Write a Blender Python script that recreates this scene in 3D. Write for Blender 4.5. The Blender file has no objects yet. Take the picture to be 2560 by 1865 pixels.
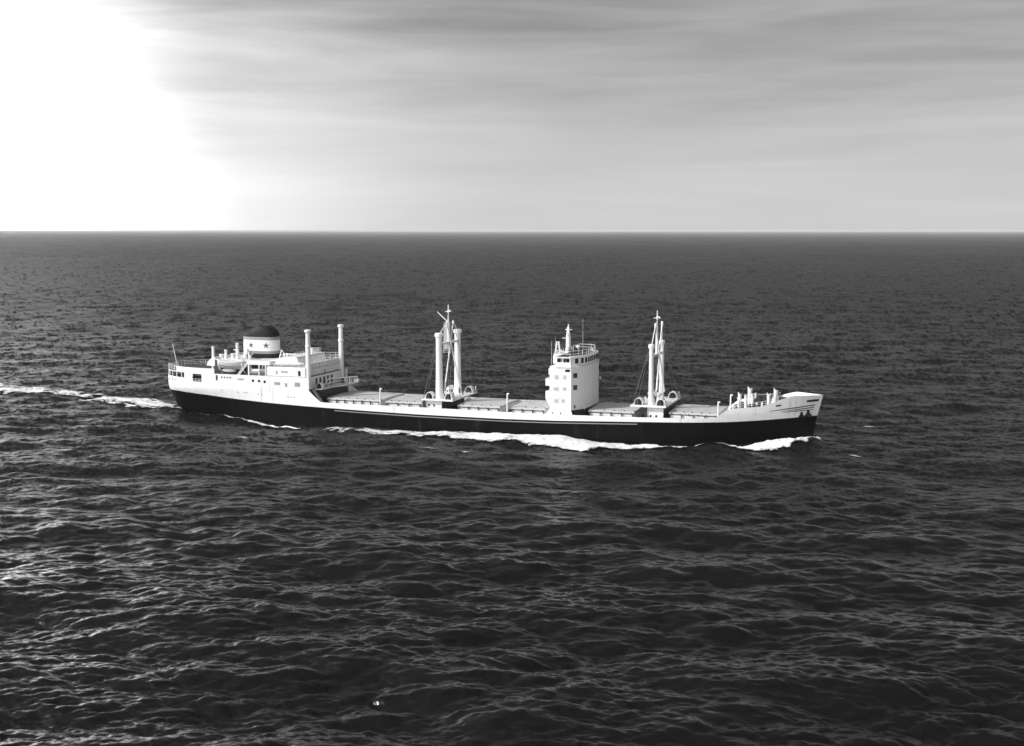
import bpy, math, random
import numpy as np
from mathutils import Vector, Matrix

scene = bpy.context.scene
R = math.radians
random.seed(5)

# ------------------------------------------------------------------ camera
CAMX, CAMY, CAMZ = 87.46, -230.07, 39.1
YAW, PITCH = R(18.92), R(6.56)
cam_data = bpy.data.cameras.new('camera')
cam = bpy.data.objects.new('camera', cam_data)
scene.collection.objects.link(cam)
cam.location = (CAMX, CAMY, CAMZ)
cam.rotation_euler = (R(90) - PITCH, 0, YAW)
cam_data.sensor_width = 36.0
cam_data.lens = 43.6
cam_data.clip_start = 1.0
cam_data.clip_end = 400000.0
scene.camera = cam

# ------------------------------------------------------------------ sun and sky
SUN_EL, SUN_AFT = R(38), R(50)          # sun on the starboard side, a little abaft the beam
sun_dir = Vector((-math.sin(SUN_AFT) * math.cos(SUN_EL), -math.cos(SUN_AFT) * math.cos(SUN_EL), math.sin(SUN_EL)))
sd = bpy.data.lights.new('sun', 'SUN')
sd.energy = 3.8
sd.angle = R(0.6)
sd.color = (1.0, 0.99, 0.97)
sun = bpy.data.objects.new('sun', sd)
scene.collection.objects.link(sun)
sun.rotation_euler = sun_dir.to_track_quat('Z', 'Y').to_euler()
sun.location = (0, -60, 120)

world = bpy.data.worlds.new('World')
scene.world = world
world.use_nodes = True
wt = world.node_tree
wt.nodes.clear()


def N(tree, kind, **kw):
    n = tree.nodes.new(kind)
    for k, v in kw.items():
        if k in n.inputs:
            n.inputs[k].default_value = v
        else:
            setattr(n, k, v)
    return n


def L(tree, a, b):
    tree.links.new(a, b)


def M(tree, op, a, b=None, c=None, clamp=False):
    n = tree.nodes.new('ShaderNodeMath')
    n.operation = op
    n.use_clamp = clamp
    for i, v in enumerate((a, b, c)):
        if v is None:
            continue
        if isinstance(v, (int, float)):
            n.inputs[i].default_value = v
        else:
            tree.links.new(v, n.inputs[i])
    return n.outputs[0]


def maprange(tree, v, a, b, c, d, smooth=True):
    n = tree.nodes.new('ShaderNodeMapRange')
    n.interpolation_type = 'SMOOTHSTEP' if smooth else 'LINEAR'
    n.inputs['From Min'].default_value = a
    n.inputs['From Max'].default_value = b
    n.inputs['To Min'].default_value = c
    n.inputs['To Max'].default_value = d
    tree.links.new(v, n.inputs['Value'])
    return n.outputs['Result']


sky = N(wt, 'ShaderNodeTexSky', sky_type='NISHITA', sun_disc=False)
sky.sun_elevation = SUN_EL
sky.sun_rotation = math.atan2(sun_dir.x, sun_dir.y)
sky.air_density = 1.0
sky.dust_density = 1.5
sky.ozone_density = 1.0
tobw = N(wt, 'ShaderNodeSeparateColor')       # film behind a red filter: clear blue sky records dark
L(wt, sky.outputs[0], tobw.inputs[0])
tc = N(wt, 'ShaderNodeTexCoord')
sep = N(wt, 'ShaderNodeSeparateXYZ')
L(wt, tc.outputs['Generated'], sep.inputs[0])
dx, dy, dz = sep.outputs
# streaky layered cloud: long along the horizon, thin in elevation
comb = N(wt, 'ShaderNodeCombineXYZ')
L(wt, M(wt, 'MULTIPLY', dx, 2.4), comb.inputs[0])
L(wt, M(wt, 'MULTIPLY', dy, 2.4), comb.inputs[1])
L(wt, M(wt, 'MULTIPLY', dz, 26.0), comb.inputs[2])
cn = N(wt, 'ShaderNodeTexNoise', Scale=1.7, Detail=6.0, Roughness=0.52, Distortion=0.35)
L(wt, comb.outputs[0], cn.inputs['Vector'])
comb2 = N(wt, 'ShaderNodeCombineXYZ')
L(wt, M(wt, 'MULTIPLY', dx, 1.0), comb2.inputs[0])
L(wt, M(wt, 'MULTIPLY', dy, 1.0), comb2.inputs[1])
L(wt, M(wt, 'MULTIPLY', dz, 4.0), comb2.inputs[2])
cn2 = N(wt, 'ShaderNodeTexNoise', Scale=2.3, Detail=4.0, Roughness=0.5)
L(wt, comb2.outputs[0], cn2.inputs['Vector'])
# a thin high cloud sheet covers the sky; it thickens a little above the pale horizon
thick = maprange(wt, dz, 0.01, 0.18, 0.30, 1.0)
streak = M(wt, 'MULTIPLY', M(wt, 'SUBTRACT', cn.outputs['Fac'], 0.5), thick)
cloud = M(wt, 'ADD', maprange(wt, dz, 0.0, 0.24, 1.20, 0.55),
          M(wt, 'ADD', M(wt, 'MULTIPLY', streak, -1.0),
            M(wt, 'MULTIPLY', M(wt, 'SUBTRACT', cn2.outputs['Fac'], 0.5), -0.25)))
# extra glow added on the left of the sky, not part of the cloud sheet
ca, sa = math.cos(YAW + R(20)), math.sin(YAW + R(20))
side = M(wt, 'ADD', M(wt, 'MULTIPLY', dx, -ca), M(wt, 'MULTIPLY', dy, -sa))
side = M(wt, 'ADD', side, M(wt, 'MULTIPLY', M(wt, 'SUBTRACT', cn2.outputs['Fac'], 0.5), 0.12))
added_glow = M(wt, 'POWER', maprange(wt, side, -0.38, -0.02, 0.0, 1.0, False), 1.6)
# further glow added low on that side to brighten the left-hand water
sea_fill_glow = M(wt, 'MULTIPLY', M(wt, 'MULTIPLY', M(wt, 'POWER', maprange(wt, side, -0.14, 0.12, 0.0, 1.0, False), 2.0), 8.0), maprange(wt, dz, 0.15, 0.55, 1.0, 0.0))
level = M(wt, 'MULTIPLY', 4.4, M(wt, 'ADD', M(wt, 'ADD', 1.0, M(wt, 'MULTIPLY', added_glow, 1.05)), sea_fill_glow))
mixs = N(wt, 'ShaderNodeMix', data_type='FLOAT')
L(wt, maprange(wt, dz, 0.12, 0.42, 0.92, 0.15), mixs.inputs[0])      # the sheet breaks up overhead into clear (dark) sky
L(wt, tobw.outputs[0], mixs.inputs[2])
L(wt, M(wt, 'MULTIPLY', cloud, level), mixs.inputs[3])
grey = mixs.outputs[0]
bg = N(wt, 'ShaderNodeBackground', Strength=0.12)
L(wt, grey, bg.inputs['Color'])
wo = N(wt, 'ShaderNodeOutputWorld')
L(wt, bg.outputs[0], wo.inputs['Surface'])

# ------------------------------------------------------------------ exposure and render
vs = scene.view_settings
vs.view_transform = 'Standard'
vs.look = 'None'
vs.exposure = 0.0
vs.gamma = 1.0
scene.render.engine = 'CYCLES'
scene.cycles.use_denoising = True
scene.cycles.max_bounces = 6
scene.cycles.diffuse_bounces = 2
scene.cycles.glossy_bounces = 4
scene.cycles.caustics_reflective = False
scene.cycles.caustics_refractive = False

C = scene.collection


# ------------------------------------------------------------------ materials (black and white photograph: greys)
def paint(name, v, rough=0.5, var=0.06, scale=0.8, spec=0.4, streak=0.0, scuff=0.0):
    m = bpy.data.materials.new(name)
    m.use_nodes = True
    t = m.node_tree
    t.nodes.clear()
    out = N(t, 'ShaderNodeOutputMaterial')
    p = N(t, 'ShaderNodeBsdfPrincipled', Roughness=rough)
    p.inputs['Specular IOR Level'].default_value = spec
    co = N(t, 'ShaderNodeTexCoord')
    mp = N(t, 'ShaderNodeMapping')
    mp.inputs['Scale'].default_value = (1, 1, 0.35)
    L(t, co.outputs['Object'], mp.inputs['Vector'])
    nz = N(t, 'ShaderNodeTexNoise', Scale=scale, Detail=6.0, Roughness=0.6)
    L(t, mp.outputs[0], nz.inputs['Vector'])
    f = M(t, 'MULTIPLY', M(t, 'SUBTRACT', nz.outputs['Fac'], 0.5), var * 2)
    val = M(t, 'MULTIPLY', v, M(t, 'ADD', 1.0, f))
    if streak:
        mp2 = N(t, 'ShaderNodeMapping')
        mp2.inputs['Scale'].default_value = (1.3, 1.3, 0.06)
        L(t, co.outputs['Object'], mp2.inputs['Vector'])
        n2 = N(t, 'ShaderNodeTexNoise', Scale=1.0, Detail=5.0, Roughness=0.65)
        L(t, mp2.outputs[0], n2.inputs['Vector'])
        s = maprange(t, n2.outputs['Fac'], 0.55, 0.75, 0.0, streak)
        val = M(t, 'MULTIPLY', val, M(t, 'SUBTRACT', 1.0, s))
    if scuff:
        mp3 = N(t, 'ShaderNodeMapping')
        mp3.inputs['Scale'].default_value = (0.9, 0.9, 0.10)
        L(t, co.outputs['Object'], mp3.inputs['Vector'])
        n3 = N(t, 'ShaderNodeTexNoise', Scale=0.8, Detail=7.0, Roughness=0.7)
        L(t, mp3.outputs[0], n3.inputs['Vector'])
        val = M(t, 'ADD', val, maprange(t, n3.outputs['Fac'], 0.56, 0.80, 0.0, scuff))
    cc = N(t, 'ShaderNodeCombineColor')
    for i in range(3):
        L(t, val, cc.inputs[i])
    L(t, cc.outputs[0], p.inputs['Base Color'])
    L(t, M(t, 'ADD', rough, f), p.inputs['Roughness'])
    L(t, p.outputs[0], out.inputs['Surface'])
    return m


WHITE = paint('white_paint', 0.76, 0.45, 0.06, 0.7, 0.35, 0.16)
BLACK = paint('black_hull_paint', 0.004, 0.6, 0.25, 0.5, 0.05, 0.0, 0.035)
HULLWHITE = paint('white_hull_paint', 0.76, 0.5, 0.10, 0.35, 0.3, 0.40)
FUNBLACK = paint('black_funnel_paint', 0.010, 0.55, 0.2, 0.6, 0.2)
GREY = paint('grey_paint', 0.38, 0.55, 0.06)
HATCHM = paint('hatch_paint', 0.50, 0.6, 0.10, 0.9, 0.2, 0.08)
DECKM = paint('deck_paint', 0.055, 0.7, 0.25, 0.9, 0.2)
DARK = paint('dark_metal', 0.025, 0.5, 0.2)
GLASS = paint('window_glass', 0.012, 0.15, 0.1, 1.0, 0.5)
SMOKEGLASS = paint('pale_window_glass', 0.30, 0.2, 0.1, 1.0, 0.5)
BANDM = paint('band_paint', 0.26, 0.5, 0.06)
STARM = paint('star_paint', 0.09, 0.5, 0.1)
SHADEGREY = paint('painted_shade_grey', 0.07, 0.6, 0.15)  # shade put into the colour of plating that lies under overhangs
PALE = paint('pale_grey_paint', 0.55, 0.5, 0.12, 2.0)
CANVAS = paint('boat_canvas', 0.55, 0.8, 0.10, 1.5, 0.1)
BOATM = paint('boat_paint', 0.50, 0.5, 0.08, 1.0, 0.3)
ROPE = paint('wire_rope', 0.10, 0.6, 0.2)


# ------------------------------------------------------------------ mesh helpers
class MB:
    def __init__(self):
        self.v, self.f, self.m = [], [], []

    def add(self, verts, faces, mi=0):
        o = len(self.v)
        self.v += [tuple(p) for p in verts]
        self.f += [tuple(i + o for i in f) for f in faces]
        self.m += [mi] * len(faces)
        return self

    def box(self, x0, x1, y0, y1, z0, z1, mi=0):
        v = [(x0, y0, z0), (x1, y0, z0), (x1, y1, z0), (x0, y1, z0), (x0, y0, z1), (x1, y0, z1), (x1, y1, z1), (x0, y1, z1)]
        return self.add(v, [(0, 3, 2, 1), (4, 5, 6, 7), (0, 1, 5, 4), (1, 2, 6, 5), (2, 3, 7, 6), (3, 0, 4, 7)], mi)

    def cyl(self, p0, p1, r0, r1=None, n=10, mi=0, caps=True):
        r1 = r0 if r1 is None else r1
        a, b = Vector(p0), Vector(p1)
        d = (b - a).normalized()
        u = d.orthogonal().normalized()
        w = d.cross(u)
        vs_ = []
        for c_, r_ in ((a, r0), (b, r1)):
            for i in range(n):
                t = 2 * math.pi * i / n
                vs_.append(c_ + (u * math.cos(t) + w * math.sin(t)) * r_)
        fs = [(i, (i + 1) % n, n + (i + 1) % n, n + i) for i in range(n)]
        if caps:
            fs += [tuple(range(n - 1, -1, -1)), tuple(range(n, 2 * n))]
        return self.add(vs_, fs, mi)

    def tube(self, pts, r, n=5, mi=0):
        for a, b in zip(pts[:-1], pts[1:]):
            self.cyl(a, b, r, r, n, mi)
        return self

    def lathe(self, c, prof, n=14, mi=0, sx=1.0, sy=1.0):
        vs_, fs = [], []
        for r_, z_ in prof:
            for i in range(n):
                t = 2 * math.pi * i / n
                vs_.append((c[0] + r_ * sx * math.cos(t), c[1] + r_ * sy * math.sin(t), c[2] + z_))
        k = len(prof)
        for j in range(k - 1):
            for i in range(n):
                a = j * n + i
                b = j * n + (i + 1) % n
                fs.append((a, b, b + n, a + n))
        fs.append(tuple(range(n - 1, -1, -1)))
        fs.append(tuple(range((k - 1) * n, k * n)))
        return self.add(vs_, fs, mi)

    def prism(self, outline, z0, z1, mi=0):
        """outline: counter-clockwise list of (x, y)"""
        n = len(outline)
        v = [(x, y, z0) for x, y in outline] + [(x, y, z1) for x, y in outline]
        f = [tuple(range(n - 1, -1, -1)), tuple(range(n, 2 * n))]
        f += [(i, (i + 1) % n, n + (i + 1) % n, n + i) for i in range(n)]
        return self.add(v, f, mi)

    def prism_y(self, outline, y0, y1, mi=0):
        """outline: list of (x, z), extruded along y"""
        n = len(outline)
        v = [(x, y0, z) for x, z in outline] + [(x, y1, z) for x, z in outline]
        f = [tuple(range(n)), tuple(range(2 * n - 1, n - 1, -1))]
        f += [(i, n + i, n + (i + 1) % n, (i + 1) % n) for i in range(n)]
        return self.add(v, f, mi)

    def grid(self, rows, mi=0, flip=False):
        k = len(rows[0])
        v = [p for r_ in rows for p in r_]
        f = []
        for j in range(len(rows) - 1):
            for i in range(k - 1):
                a = j * k + i
                q = (a, a + 1, a + 1 + k, a + k)
                f.append(q[::-1] if flip else q)
        return self.add(v, f, mi)

    def rail(self, pts, h=1.05, step=1.6, r=0.035, nrail=3):
        """open railing: stanchions and horizontal rails along a polyline of deck points"""
        pts = [Vector(p) for p in pts]
        for a, b in zip(pts[:-1], pts[1:]):
            n = max(1, int((b - a).length / step))
            for k in range(n + 1):
                p = a.lerp(b, k / n)
                self.cyl(p, p + Vector((0, 0, h)), r * 1.3, r, 4)
            for k in range(1, nrail + 1):
                o = Vector((0, 0, h * k / nrail))
                self.cyl(a + o, b + o, r, r, 4)
        return self

    def mesh(self, name, mats, smooth=None):
        me = bpy.data.meshes.new(name)
        me.from_pydata(self.v, [], self.f)
        for m_ in (mats if isinstance(mats, (list, tuple)) else [mats]):
            me.materials.append(m_)
        me.polygons.foreach_set('material_index', self.m)
        if smooth is not None:
            me.shade_smooth()
            me.set_sharp_from_angle(angle=R(smooth))
        me.update()
        return me

    def build(self, name, mats, parent=None, smooth=None, bevel=0.0):
        o = bpy.data.objects.new(name, self.mesh(name, mats, smooth))
        C.objects.link(o)
        if parent is not None:
            o.parent = parent
        if bevel:
            b = o.modifiers.new('bevel', 'BEVEL')
            b.width = bevel
            b.segments = 2
            b.limit_method = 'ANGLE'
        return o


def place(mesh, name, parent, loc, rz=0.0, scale=(1, 1, 1)):
    o = bpy.data.objects.new(name, mesh)
    C.objects.link(o)
    o.parent = parent
    o.location = loc
    o.rotation_euler = (0, 0, rz)
    o.scale = scale
    return o


def empty(name, loc, label, cat, group=None):
    o = bpy.data.objects.new(name, None)
    C.objects.link(o)
    o.location = loc
    o['label'] = label
    o['category'] = cat
    if group:
        o['group'] = group
    return o


def smooth01(t):
    t = np.clip(t, 0, 1)
    return t * t * (3 - 2 * t)


# ------------------------------------------------------------------ the sea surface (wave field summed from spectra)
WIND = math.pi / 2 + YAW - R(12)       # waves travel roughly up the view, crests lie across it


def wave_tile(n, size, lmin, lmax, lpeak, spread, seed, ang=0.0):
    """height, horizontal displacement and slope fields of one periodic patch of sea"""
    rng = np.random.default_rng(seed)
    k1 = 2 * np.pi * np.fft.fftfreq(n, size / n)
    kx, ky = np.meshgrid(k1, k1, indexing='ij')
    k = np.hypot(kx, ky)
    k[0, 0] = 1
    th = np.arctan2(ky, kx) - (WIND - ang)
    kp = 2 * np.pi / lpeak
    d = np.abs(np.cos(th)) ** spread + 0.05
    psi = k ** -4.0 * np.exp(-1.0 * (kp / k) ** 2) * d
    psi[(k < 2 * np.pi / lmax) | (k > 2 * np.pi / lmin)] = 0
    psi[0, 0] = 0
    a = (rng.standard_normal((n, n)) + 1j * rng.standard_normal((n, n))) * np.sqrt(psi)
    f = lambda q: np.fft.ifft2(q).real
    h = f(a)
    s = 1.0
    sx, sy = f(1j * kx * a), f(1j * ky * a)
    s = 1.0 / np.sqrt((sx ** 2 + sy ** 2).mean())           # normalised to unit rms slope
    return dict(n=n, size=size, ang=ang, h=h * s, dx=f(-1j * kx / k * a) * s, dy=f(-1j * ky / k * a) * s, sx=sx * s, sy=sy * s)


TILES = [
    (wave_tile(512, 620.0, 9.0, 90.0, 26.0, 3.0, 3, 0.35), 0.105),
    (wave_tile(1024, 331.0, 2.6, 10.0, 11.0, 4.0, 11, 0.0), 0.15),
    (wave_tile(512, 61.0, 0.30, 2.7, 9.0, 3.0, 23, 0.2), 0.24),
]


def sample(tile, X, Y, keys):
    c_, s_ = math.cos(tile['ang']), math.sin(tile['ang'])
    u = (X * c_ + Y * s_) / tile['size'] * tile['n']
    v = (-X * s_ + Y * c_) / tile['size'] * tile['n']
    i0 = np.floor(u).astype(np.int64)
    j0 = np.floor(v).astype(np.int64)
    fu, fv = u - i0, v - j0
    n = tile['n']
    i0 %= n
    j0 %= n
    i1, j1 = (i0 + 1) % n, (j0 + 1) % n
    out = []
    for key in keys:
        A = tile[key]
        out.append((A[i0, j0] * (1 - fu) + A[i1, j0] * fu) * (1 - fv) + (A[i0, j1] * (1 - fu) + A[i1, j1] * fu) * fv)
    if 'dx' in keys:
        a, b = keys.index('dx'), keys.index('dy')
        out[a], out[b] = out[a] * c_ - out[b] * s_, out[a] * s_ + out[b] * c_
    if 'sx' in keys:
        a, b = keys.index('sx'), keys.index('sy')
        out[a], out[b] = out[a] * c_ - out[b] * s_, out[a] * s_ + out[b] * c_
    return out


def vnoise(X, Y, seed, octaves=5, gain=0.55):
    rng = np.random.default_rng(seed)
    tot = np.zeros_like(X)
    amp, norm = 1.0, 0.0
    for o in range(octaves):
        G = rng.random((256, 256))
        i = np.floor(X).astype(int)
        j = np.floor(Y).astype(int)
        fu, fv = smooth01(X - i), smooth01(Y - j)
        a, b, c_, d = G[i % 256, j % 256], G[(i + 1) % 256, j % 256], G[i % 256, (j + 1) % 256], G[(i + 1) % 256, (j + 1) % 256]
        tot += amp * ((a * (1 - fu) + b * fu) * (1 - fv) + (c_ * (1 - fu) + d * fu) * fv)
        norm += amp
        amp *= gain
        X = X * 2.03 + 17.1
        Y = Y * 2.03 + 5.3
    return tot / norm


def gust(X, Y):
    """patches of rougher and smoother water"""
    c_, s_ = math.cos(YAW), math.sin(YAW)
    u, v = X * c_ + Y * s_, -X * s_ + Y * c_
    n = vnoise(u / 46.0 + 100, v / 60.0 + 100, 77, 3, 0.6)
    m = vnoise(u / 330.0 + 50, v / 700.0 + 50, 78, 4, 0.6)
    return np.clip(1.0 + (n - 0.5) * 1.5 + (m - 0.5) * 1.2, 0.6, 1.22)


SPACE_A, SPACE_C = 0.16, 0.00050


def spacing(r):
    return np.maximum(SPACE_A, SPACE_C * r * r / CAMZ)


def band_weights(r):
    d = spacing(r)
    return [1 - smooth01((d - 5.0) / 14.0), 1 - smooth01((d - 0.9) / 2.6), 1 - smooth01((d - 0.16) / 0.42)]


def interp(x, pts):
    xs, ys = zip(*pts)
    return np.interp(x, xs, ys)


# foam and wake outlines in ship coordinates (x forward, y to port)
MID_OUT = [(-30, -15.8), (-25, -16.5), (-18, -16.8), (-11, -18.0), (-4, -18.6), (3, -18.4), (11, -18.2), (15, -18.3), (20, -19.3), (24, -19.6), (29, -20.4), (34, -17.8), (37, -16.0), (41, -15.0), (44, -14.4), (48.5, -12.2)]
MID_IN = [(-30, -15.2), (-27, -14.0), (-24, -12.0), (-14, -11.6), (-10, -10.6), (0, -9.3), (5, -9.3), (15, -10.4), (19, -9.4), (22, -8.2), (26, -9.2), (31, -10.9), (36, -12.2), (44, -12.5), (48.5, -11.9)]


def ship_waves(X, Y):
    """water raised by the moving ship: bow crest, shoulder crest, trough between"""
    z = np.zeros_like(X)
    yc = interp(X, [(40, -9), (52, -8.2), (60, -6.5), (64, -5.2), (67, -2.6), (68.5, 0.0)])
    amp = interp(X, [(50, 0.0), (56, 0.25), (61, 0.8), (65, 1.4), (67.2, 1.35), (68.2, 0.45), (69.0, 0.0)])
    z += amp * np.exp(-(((np.abs(Y) + yc) / 2.6) ** 2))
    ym = 0.5 * (interp(X, MID_OUT) + interp(X, MID_IN))
    am = interp(X, [(-35, 0), (-25, 0.25), (0, 0.45), (18, 0.6), (27, 0.7), (36, 0.4), (48, 0.0)])
    z += am * np.exp(-(((np.abs(Y) + ym) / 3.6) ** 2))
    # diverging crests running out from the bow and the quarter
    for k, (x0, a0, lam, ang) in enumerate(((68, 0.33, 15.0, 27), (20, 0.25, 13.0, 30), (-50, 0.22, 12.0, 28))):
        t = math.radians(ang)
        along = (x0 - X) * math.cos(t) + (np.abs(Y) - 4) * math.sin(t)
        across = (x0 - X) * math.sin(t) - (np.abs(Y) - 4) * math.cos(t)
        env = np.exp(-((across - 4) / 13.0) ** 2) * smooth01(along / 15.0) * np.exp(-np.maximum(along, 0) / 110.0)
        z += a0 * env * np.cos(2 * np.pi * across / lam)
    return z


def sea_point(X, Y, r):
    w = band_weights(r)
    g = gust(X, Y)
    px, py, pz = X.copy(), Y.copy(), np.zeros_like(X)
    for i, ((tile, amp), wi) in enumerate(zip(TILES, w)):
        h, dx_, dy_ = sample(tile, X, Y, ['h', 'dx', 'dy'])
        q = amp * wi * (g if i else 1.0)
        pz += h * q
        px += dx_ * q * 0.6
        py += dy_ * q * 0.6
    near = r < 900
    pz[near] += ship_waves(X[near], Y[near])
    return px, py, pz


def build_sea():
    rs = [3.0]
    while rs[-1] < 66:
        rs.append(rs[-1] * 1.16)
    rs[-1] = 66.0
    while rs[-1] < 3200:
        rs.append(rs[-1] + float(spacing(rs[-1])))
    while rs[-1] < 90000:
        rs.append(rs[-1] * 1.07)
    rs = np.array(rs)
    core = np.linspace(-R(26.5), R(26.5), 1100)
    rest = np.linspace(R(26.5), 2 * np.pi - R(26.5), 90)[1:-1]
    az = np.concatenate([core, rest])
    fine = np.concatenate([np.ones(1100), np.zeros(88)])
    edge = np.minimum(smooth01((core + R(26.5)) / R(2)), smooth01((R(26.5) - core) / R(2)))
    fine[:1100] = edge
    RR, AZ = np.meshgrid(rs, az, indexing='ij')
    FI = np.broadcast_to(fine, RR.shape)
    X = CAMX + RR * np.sin(AZ - YAW)
    Y = CAMY + RR * np.cos(AZ - YAW)
    nr, na = RR.shape
    Xf, Yf, rf, ff = X.ravel(), Y.ravel(), RR.ravel(), FI.ravel() * smooth01((RR.ravel() - 55) / 10)
    px, py, pz = sea_point(Xf, Yf, rf)
    px = Xf + (px - Xf) * ff
    py = Yf + (py - Yf) * ff
    pz *= ff
    # slopes of the waves that the mesh is too coarse to carry
    w = band_weights(rf)
    sx = np.zeros_like(Xf)
    sy = np.zeros_like(Xf)
    lost = np.zeros_like(Xf)
    g = gust(Xf, Yf)
    for i, ((tile, amp), wi) in enumerate(zip(TILES, w)):
        a, b = sample(tile, Xf, Yf, ['sx', 'sy'])
        q = amp * g * (1 - wi * ff)
        keep = (0.65, 0.9, 0.85)[i] * (1 - 0.38 * smooth01((rf - 280) / 700))
        sx += a * q * keep
        sy += b * q * keep
        lost += (amp * (1 - wi * ff)) ** 2 * (1 - keep ** 2)
    fade = 1 - 0.8 * smooth01((rf - 500) / 3000)
    lost += (1 - fade ** 2) * 0.055 * g ** 2
    rough = np.sqrt(np.sqrt(0.0016 + lost))                 # alpha^2 = mean square slope left to the shader
    me = bpy.data.meshes.new('sea')
    nv = nr * na
    me.vertices.add(nv)
    me.vertices.foreach_set('co', np.stack([px, py, pz], 1).ravel().astype(np.float32))
    i = np.arange(nr - 1)[:, None] * na
    j = np.arange(na)[None, :]
    j2 = (j + 1) % na
    q = np.stack([i + j, i + na + j, i + na + j2, i + j2], -1).reshape(-1, 4)
    q = q[:, ::-1]
    nf = len(q)
    hole = np.arange(na)[::1]
    me.loops.add(nf * 4 + na)
    me.loops.foreach_set('vertex_index', np.concatenate([q.ravel(), hole]).astype(np.int32))
    me.polygons.add(nf + 1)
    me.polygons.foreach_set('loop_start', (np.arange(nf + 1) * 4).astype(np.int32))
    me.update(calc_edges=True)
    me.shade_smooth()
    at = me.attributes.new('wave_slope', 'FLOAT_VECTOR', 'POINT')
    at.data.foreach_set('vector', np.stack([sx * fade, sy * fade, 0 * sx], 1).ravel().astype(np.float32))
    at = me.attributes.new('wave_rough', 'FLOAT', 'POINT')
    at.data.foreach_set('value', rough.astype(np.float32))
    o = bpy.data.objects.new('sea', me)
    C.objects.link(o)
    o['kind'] = 'structure'
    m = bpy.data.materials.new('sea_water')
    m.use_nodes = True
    t = m.node_tree
    t.nodes.clear()
    out = N(t, 'ShaderNodeOutputMaterial')
    p = N(t, 'ShaderNodeBsdfPrincipled', IOR=1.333)
    p.inputs['Base Color'].default_value = (0.005, 0.005, 0.005, 1)
    a1 = N(t, 'ShaderNodeAttribute', attribute_name='wave_slope')
    a2 = N(t, 'ShaderNodeAttribute', attribute_name='wave_rough')
    geo = N(t, 'ShaderNodeNewGeometry')
    # small capillary ripple slopes
    nz = N(t, 'ShaderNodeTexNoise', Scale=2.0, Detail=5.0, Roughness=0.7)
    mp = N(t, 'ShaderNodeMapping')
    mp.inputs['Rotation'].default_value = (0, 0, -YAW)
    mp.inputs['Scale'].default_value = (0.55, 1.3, 1.0)
    L(t, geo.outputs['Position'], mp.inputs['Vector'])
    L(t, mp.outputs[0], nz.inputs['Vector'])
    half = N(t, 'ShaderNodeVectorMath', operation='SUBTRACT')
    half.inputs[1].default_value = (0.5, 0.5, 0.5)
    L(t, nz.outputs['Color'], half.inputs[0])
    rip = N(t, 'ShaderNodeVectorMath', operation='MULTIPLY')
    rip.inputs[1].default_value = (0.22, 0.42, 0.0)
    L(t, half.outputs[0], rip.inputs[0])
    s1 = N(t, 'ShaderNodeVectorMath', operation='SUBTRACT')
    L(t, geo.outputs['Normal'], s1.inputs[0])
    L(t, a1.outputs['Vector'], s1.inputs[1])
    s2 = N(t, 'ShaderNodeVectorMath', operation='ADD')
    L(t, s1.outputs[0], s2.inputs[0])
    L(t, rip.outputs[0], s2.inputs[1])
    nn = N(t, 'ShaderNodeVectorMath', operation='NORMALIZE')
    L(t, s2.outputs[0], nn.inputs[0])
    L(t, nn.outputs[0], p.inputs['Normal'])
    L(t, a2.outputs['Fac'], p.inputs['Roughness'])
    L(t, p.outputs[0], out.inputs['Surface'])
    me.materials.append(m)
    return o


sea = build_sea()


# ------------------------------------------------------------------ the ship
ship = empty('cargo_ship', (0, 0, 0), 'bulk carrier with black hull, white upperworks and starred funnel steaming to the right', 'ship')

HB = 8.7
MAIN_Z = 3.75
ZTOP = [(-70, 7.2), (-31.9, 7.2), (-31.3, 6.55), (-30.7, 6.0), (-30.0, 5.45), (-29.2, 4.80), (-28.4, 4.72), (-10, 4.72), (20, 4.62), (40, 4.95), (49.5, 5.20), (50.6, 5.5), (51.6, 6.3), (52.4, 6.85), (53.3, 7.05), (58.3, 7.5), (60.4, 8.15), (61.5, 8.7), (62.6, 9.1), (63.6, 9.33), (70, 9.33)]
ZBORD = [(-70, 5.15), (-64, 5.35), (-56.3, 5.05), (-49.5, 4.55), (-42, 4.13), (-33, 3.79), (-20, 3.48), (-8, 3.30), (10, 3.28), (20, 3.45), (33.5, 3.93), (45, 4.30), (53, 4.60), (60, 5.0), (68.5, 5.55)]
XSTEM = [(-5, 66.0), (0, 66.7), (1.1, 66.8), (5.4, 67.5), (9.3, 68.5)]
XSTERN = [(-5, -58), (-1.5, -64.5), (0, -67.2), (1.5, -68.6), (5.0, -69.5), (9, -69.6)]


def half_deck(x):
    if x > 42:
        t = min(1, (x - 42) / 26.5)
        return HB * (1 - t ** 2.25)
    if x < -52:
        t = min(1, (-52 - x) / 17.5)
        return HB * max(0.0, 1 - t ** 2.4) ** 0.5
    return HB


def half_water(x):
    if x > 34:
        t = min(1, (x - 34) / 34.5)
        return HB * (1 - t ** 1.75)
    if x < -36:
        t = min(1, (-36 - x) / 33.5)
        return HB * (1 - t ** 1.8)
    return HB


def hull_point(x, z):
    """station x at height z -> actual (x, half breadth)"""
    t = float(np.clip((z + 0.2) / 6.5, 0, 1)) ** 0.85
    b = half_water(x) * (1 - t) + half_deck(x) * t
    if z < 0:
        b *= 1 - 0.12 * (-z / 4.0) ** 2
    e = 0.0
    if x > 46:
        e = float(smooth01((x - 46) / 22.5)) * (float(interp(z, XSTEM)) - 68.5)
    elif x < -50:
        e = float(smooth01((-50 - x) / 19.5)) * (float(interp(z, XSTERN)) + 69.5)
    return x + e, b


def zt(x):
    return float(interp(x, ZTOP))


def zb(x):
    return float(interp(x, ZBORD))


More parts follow.
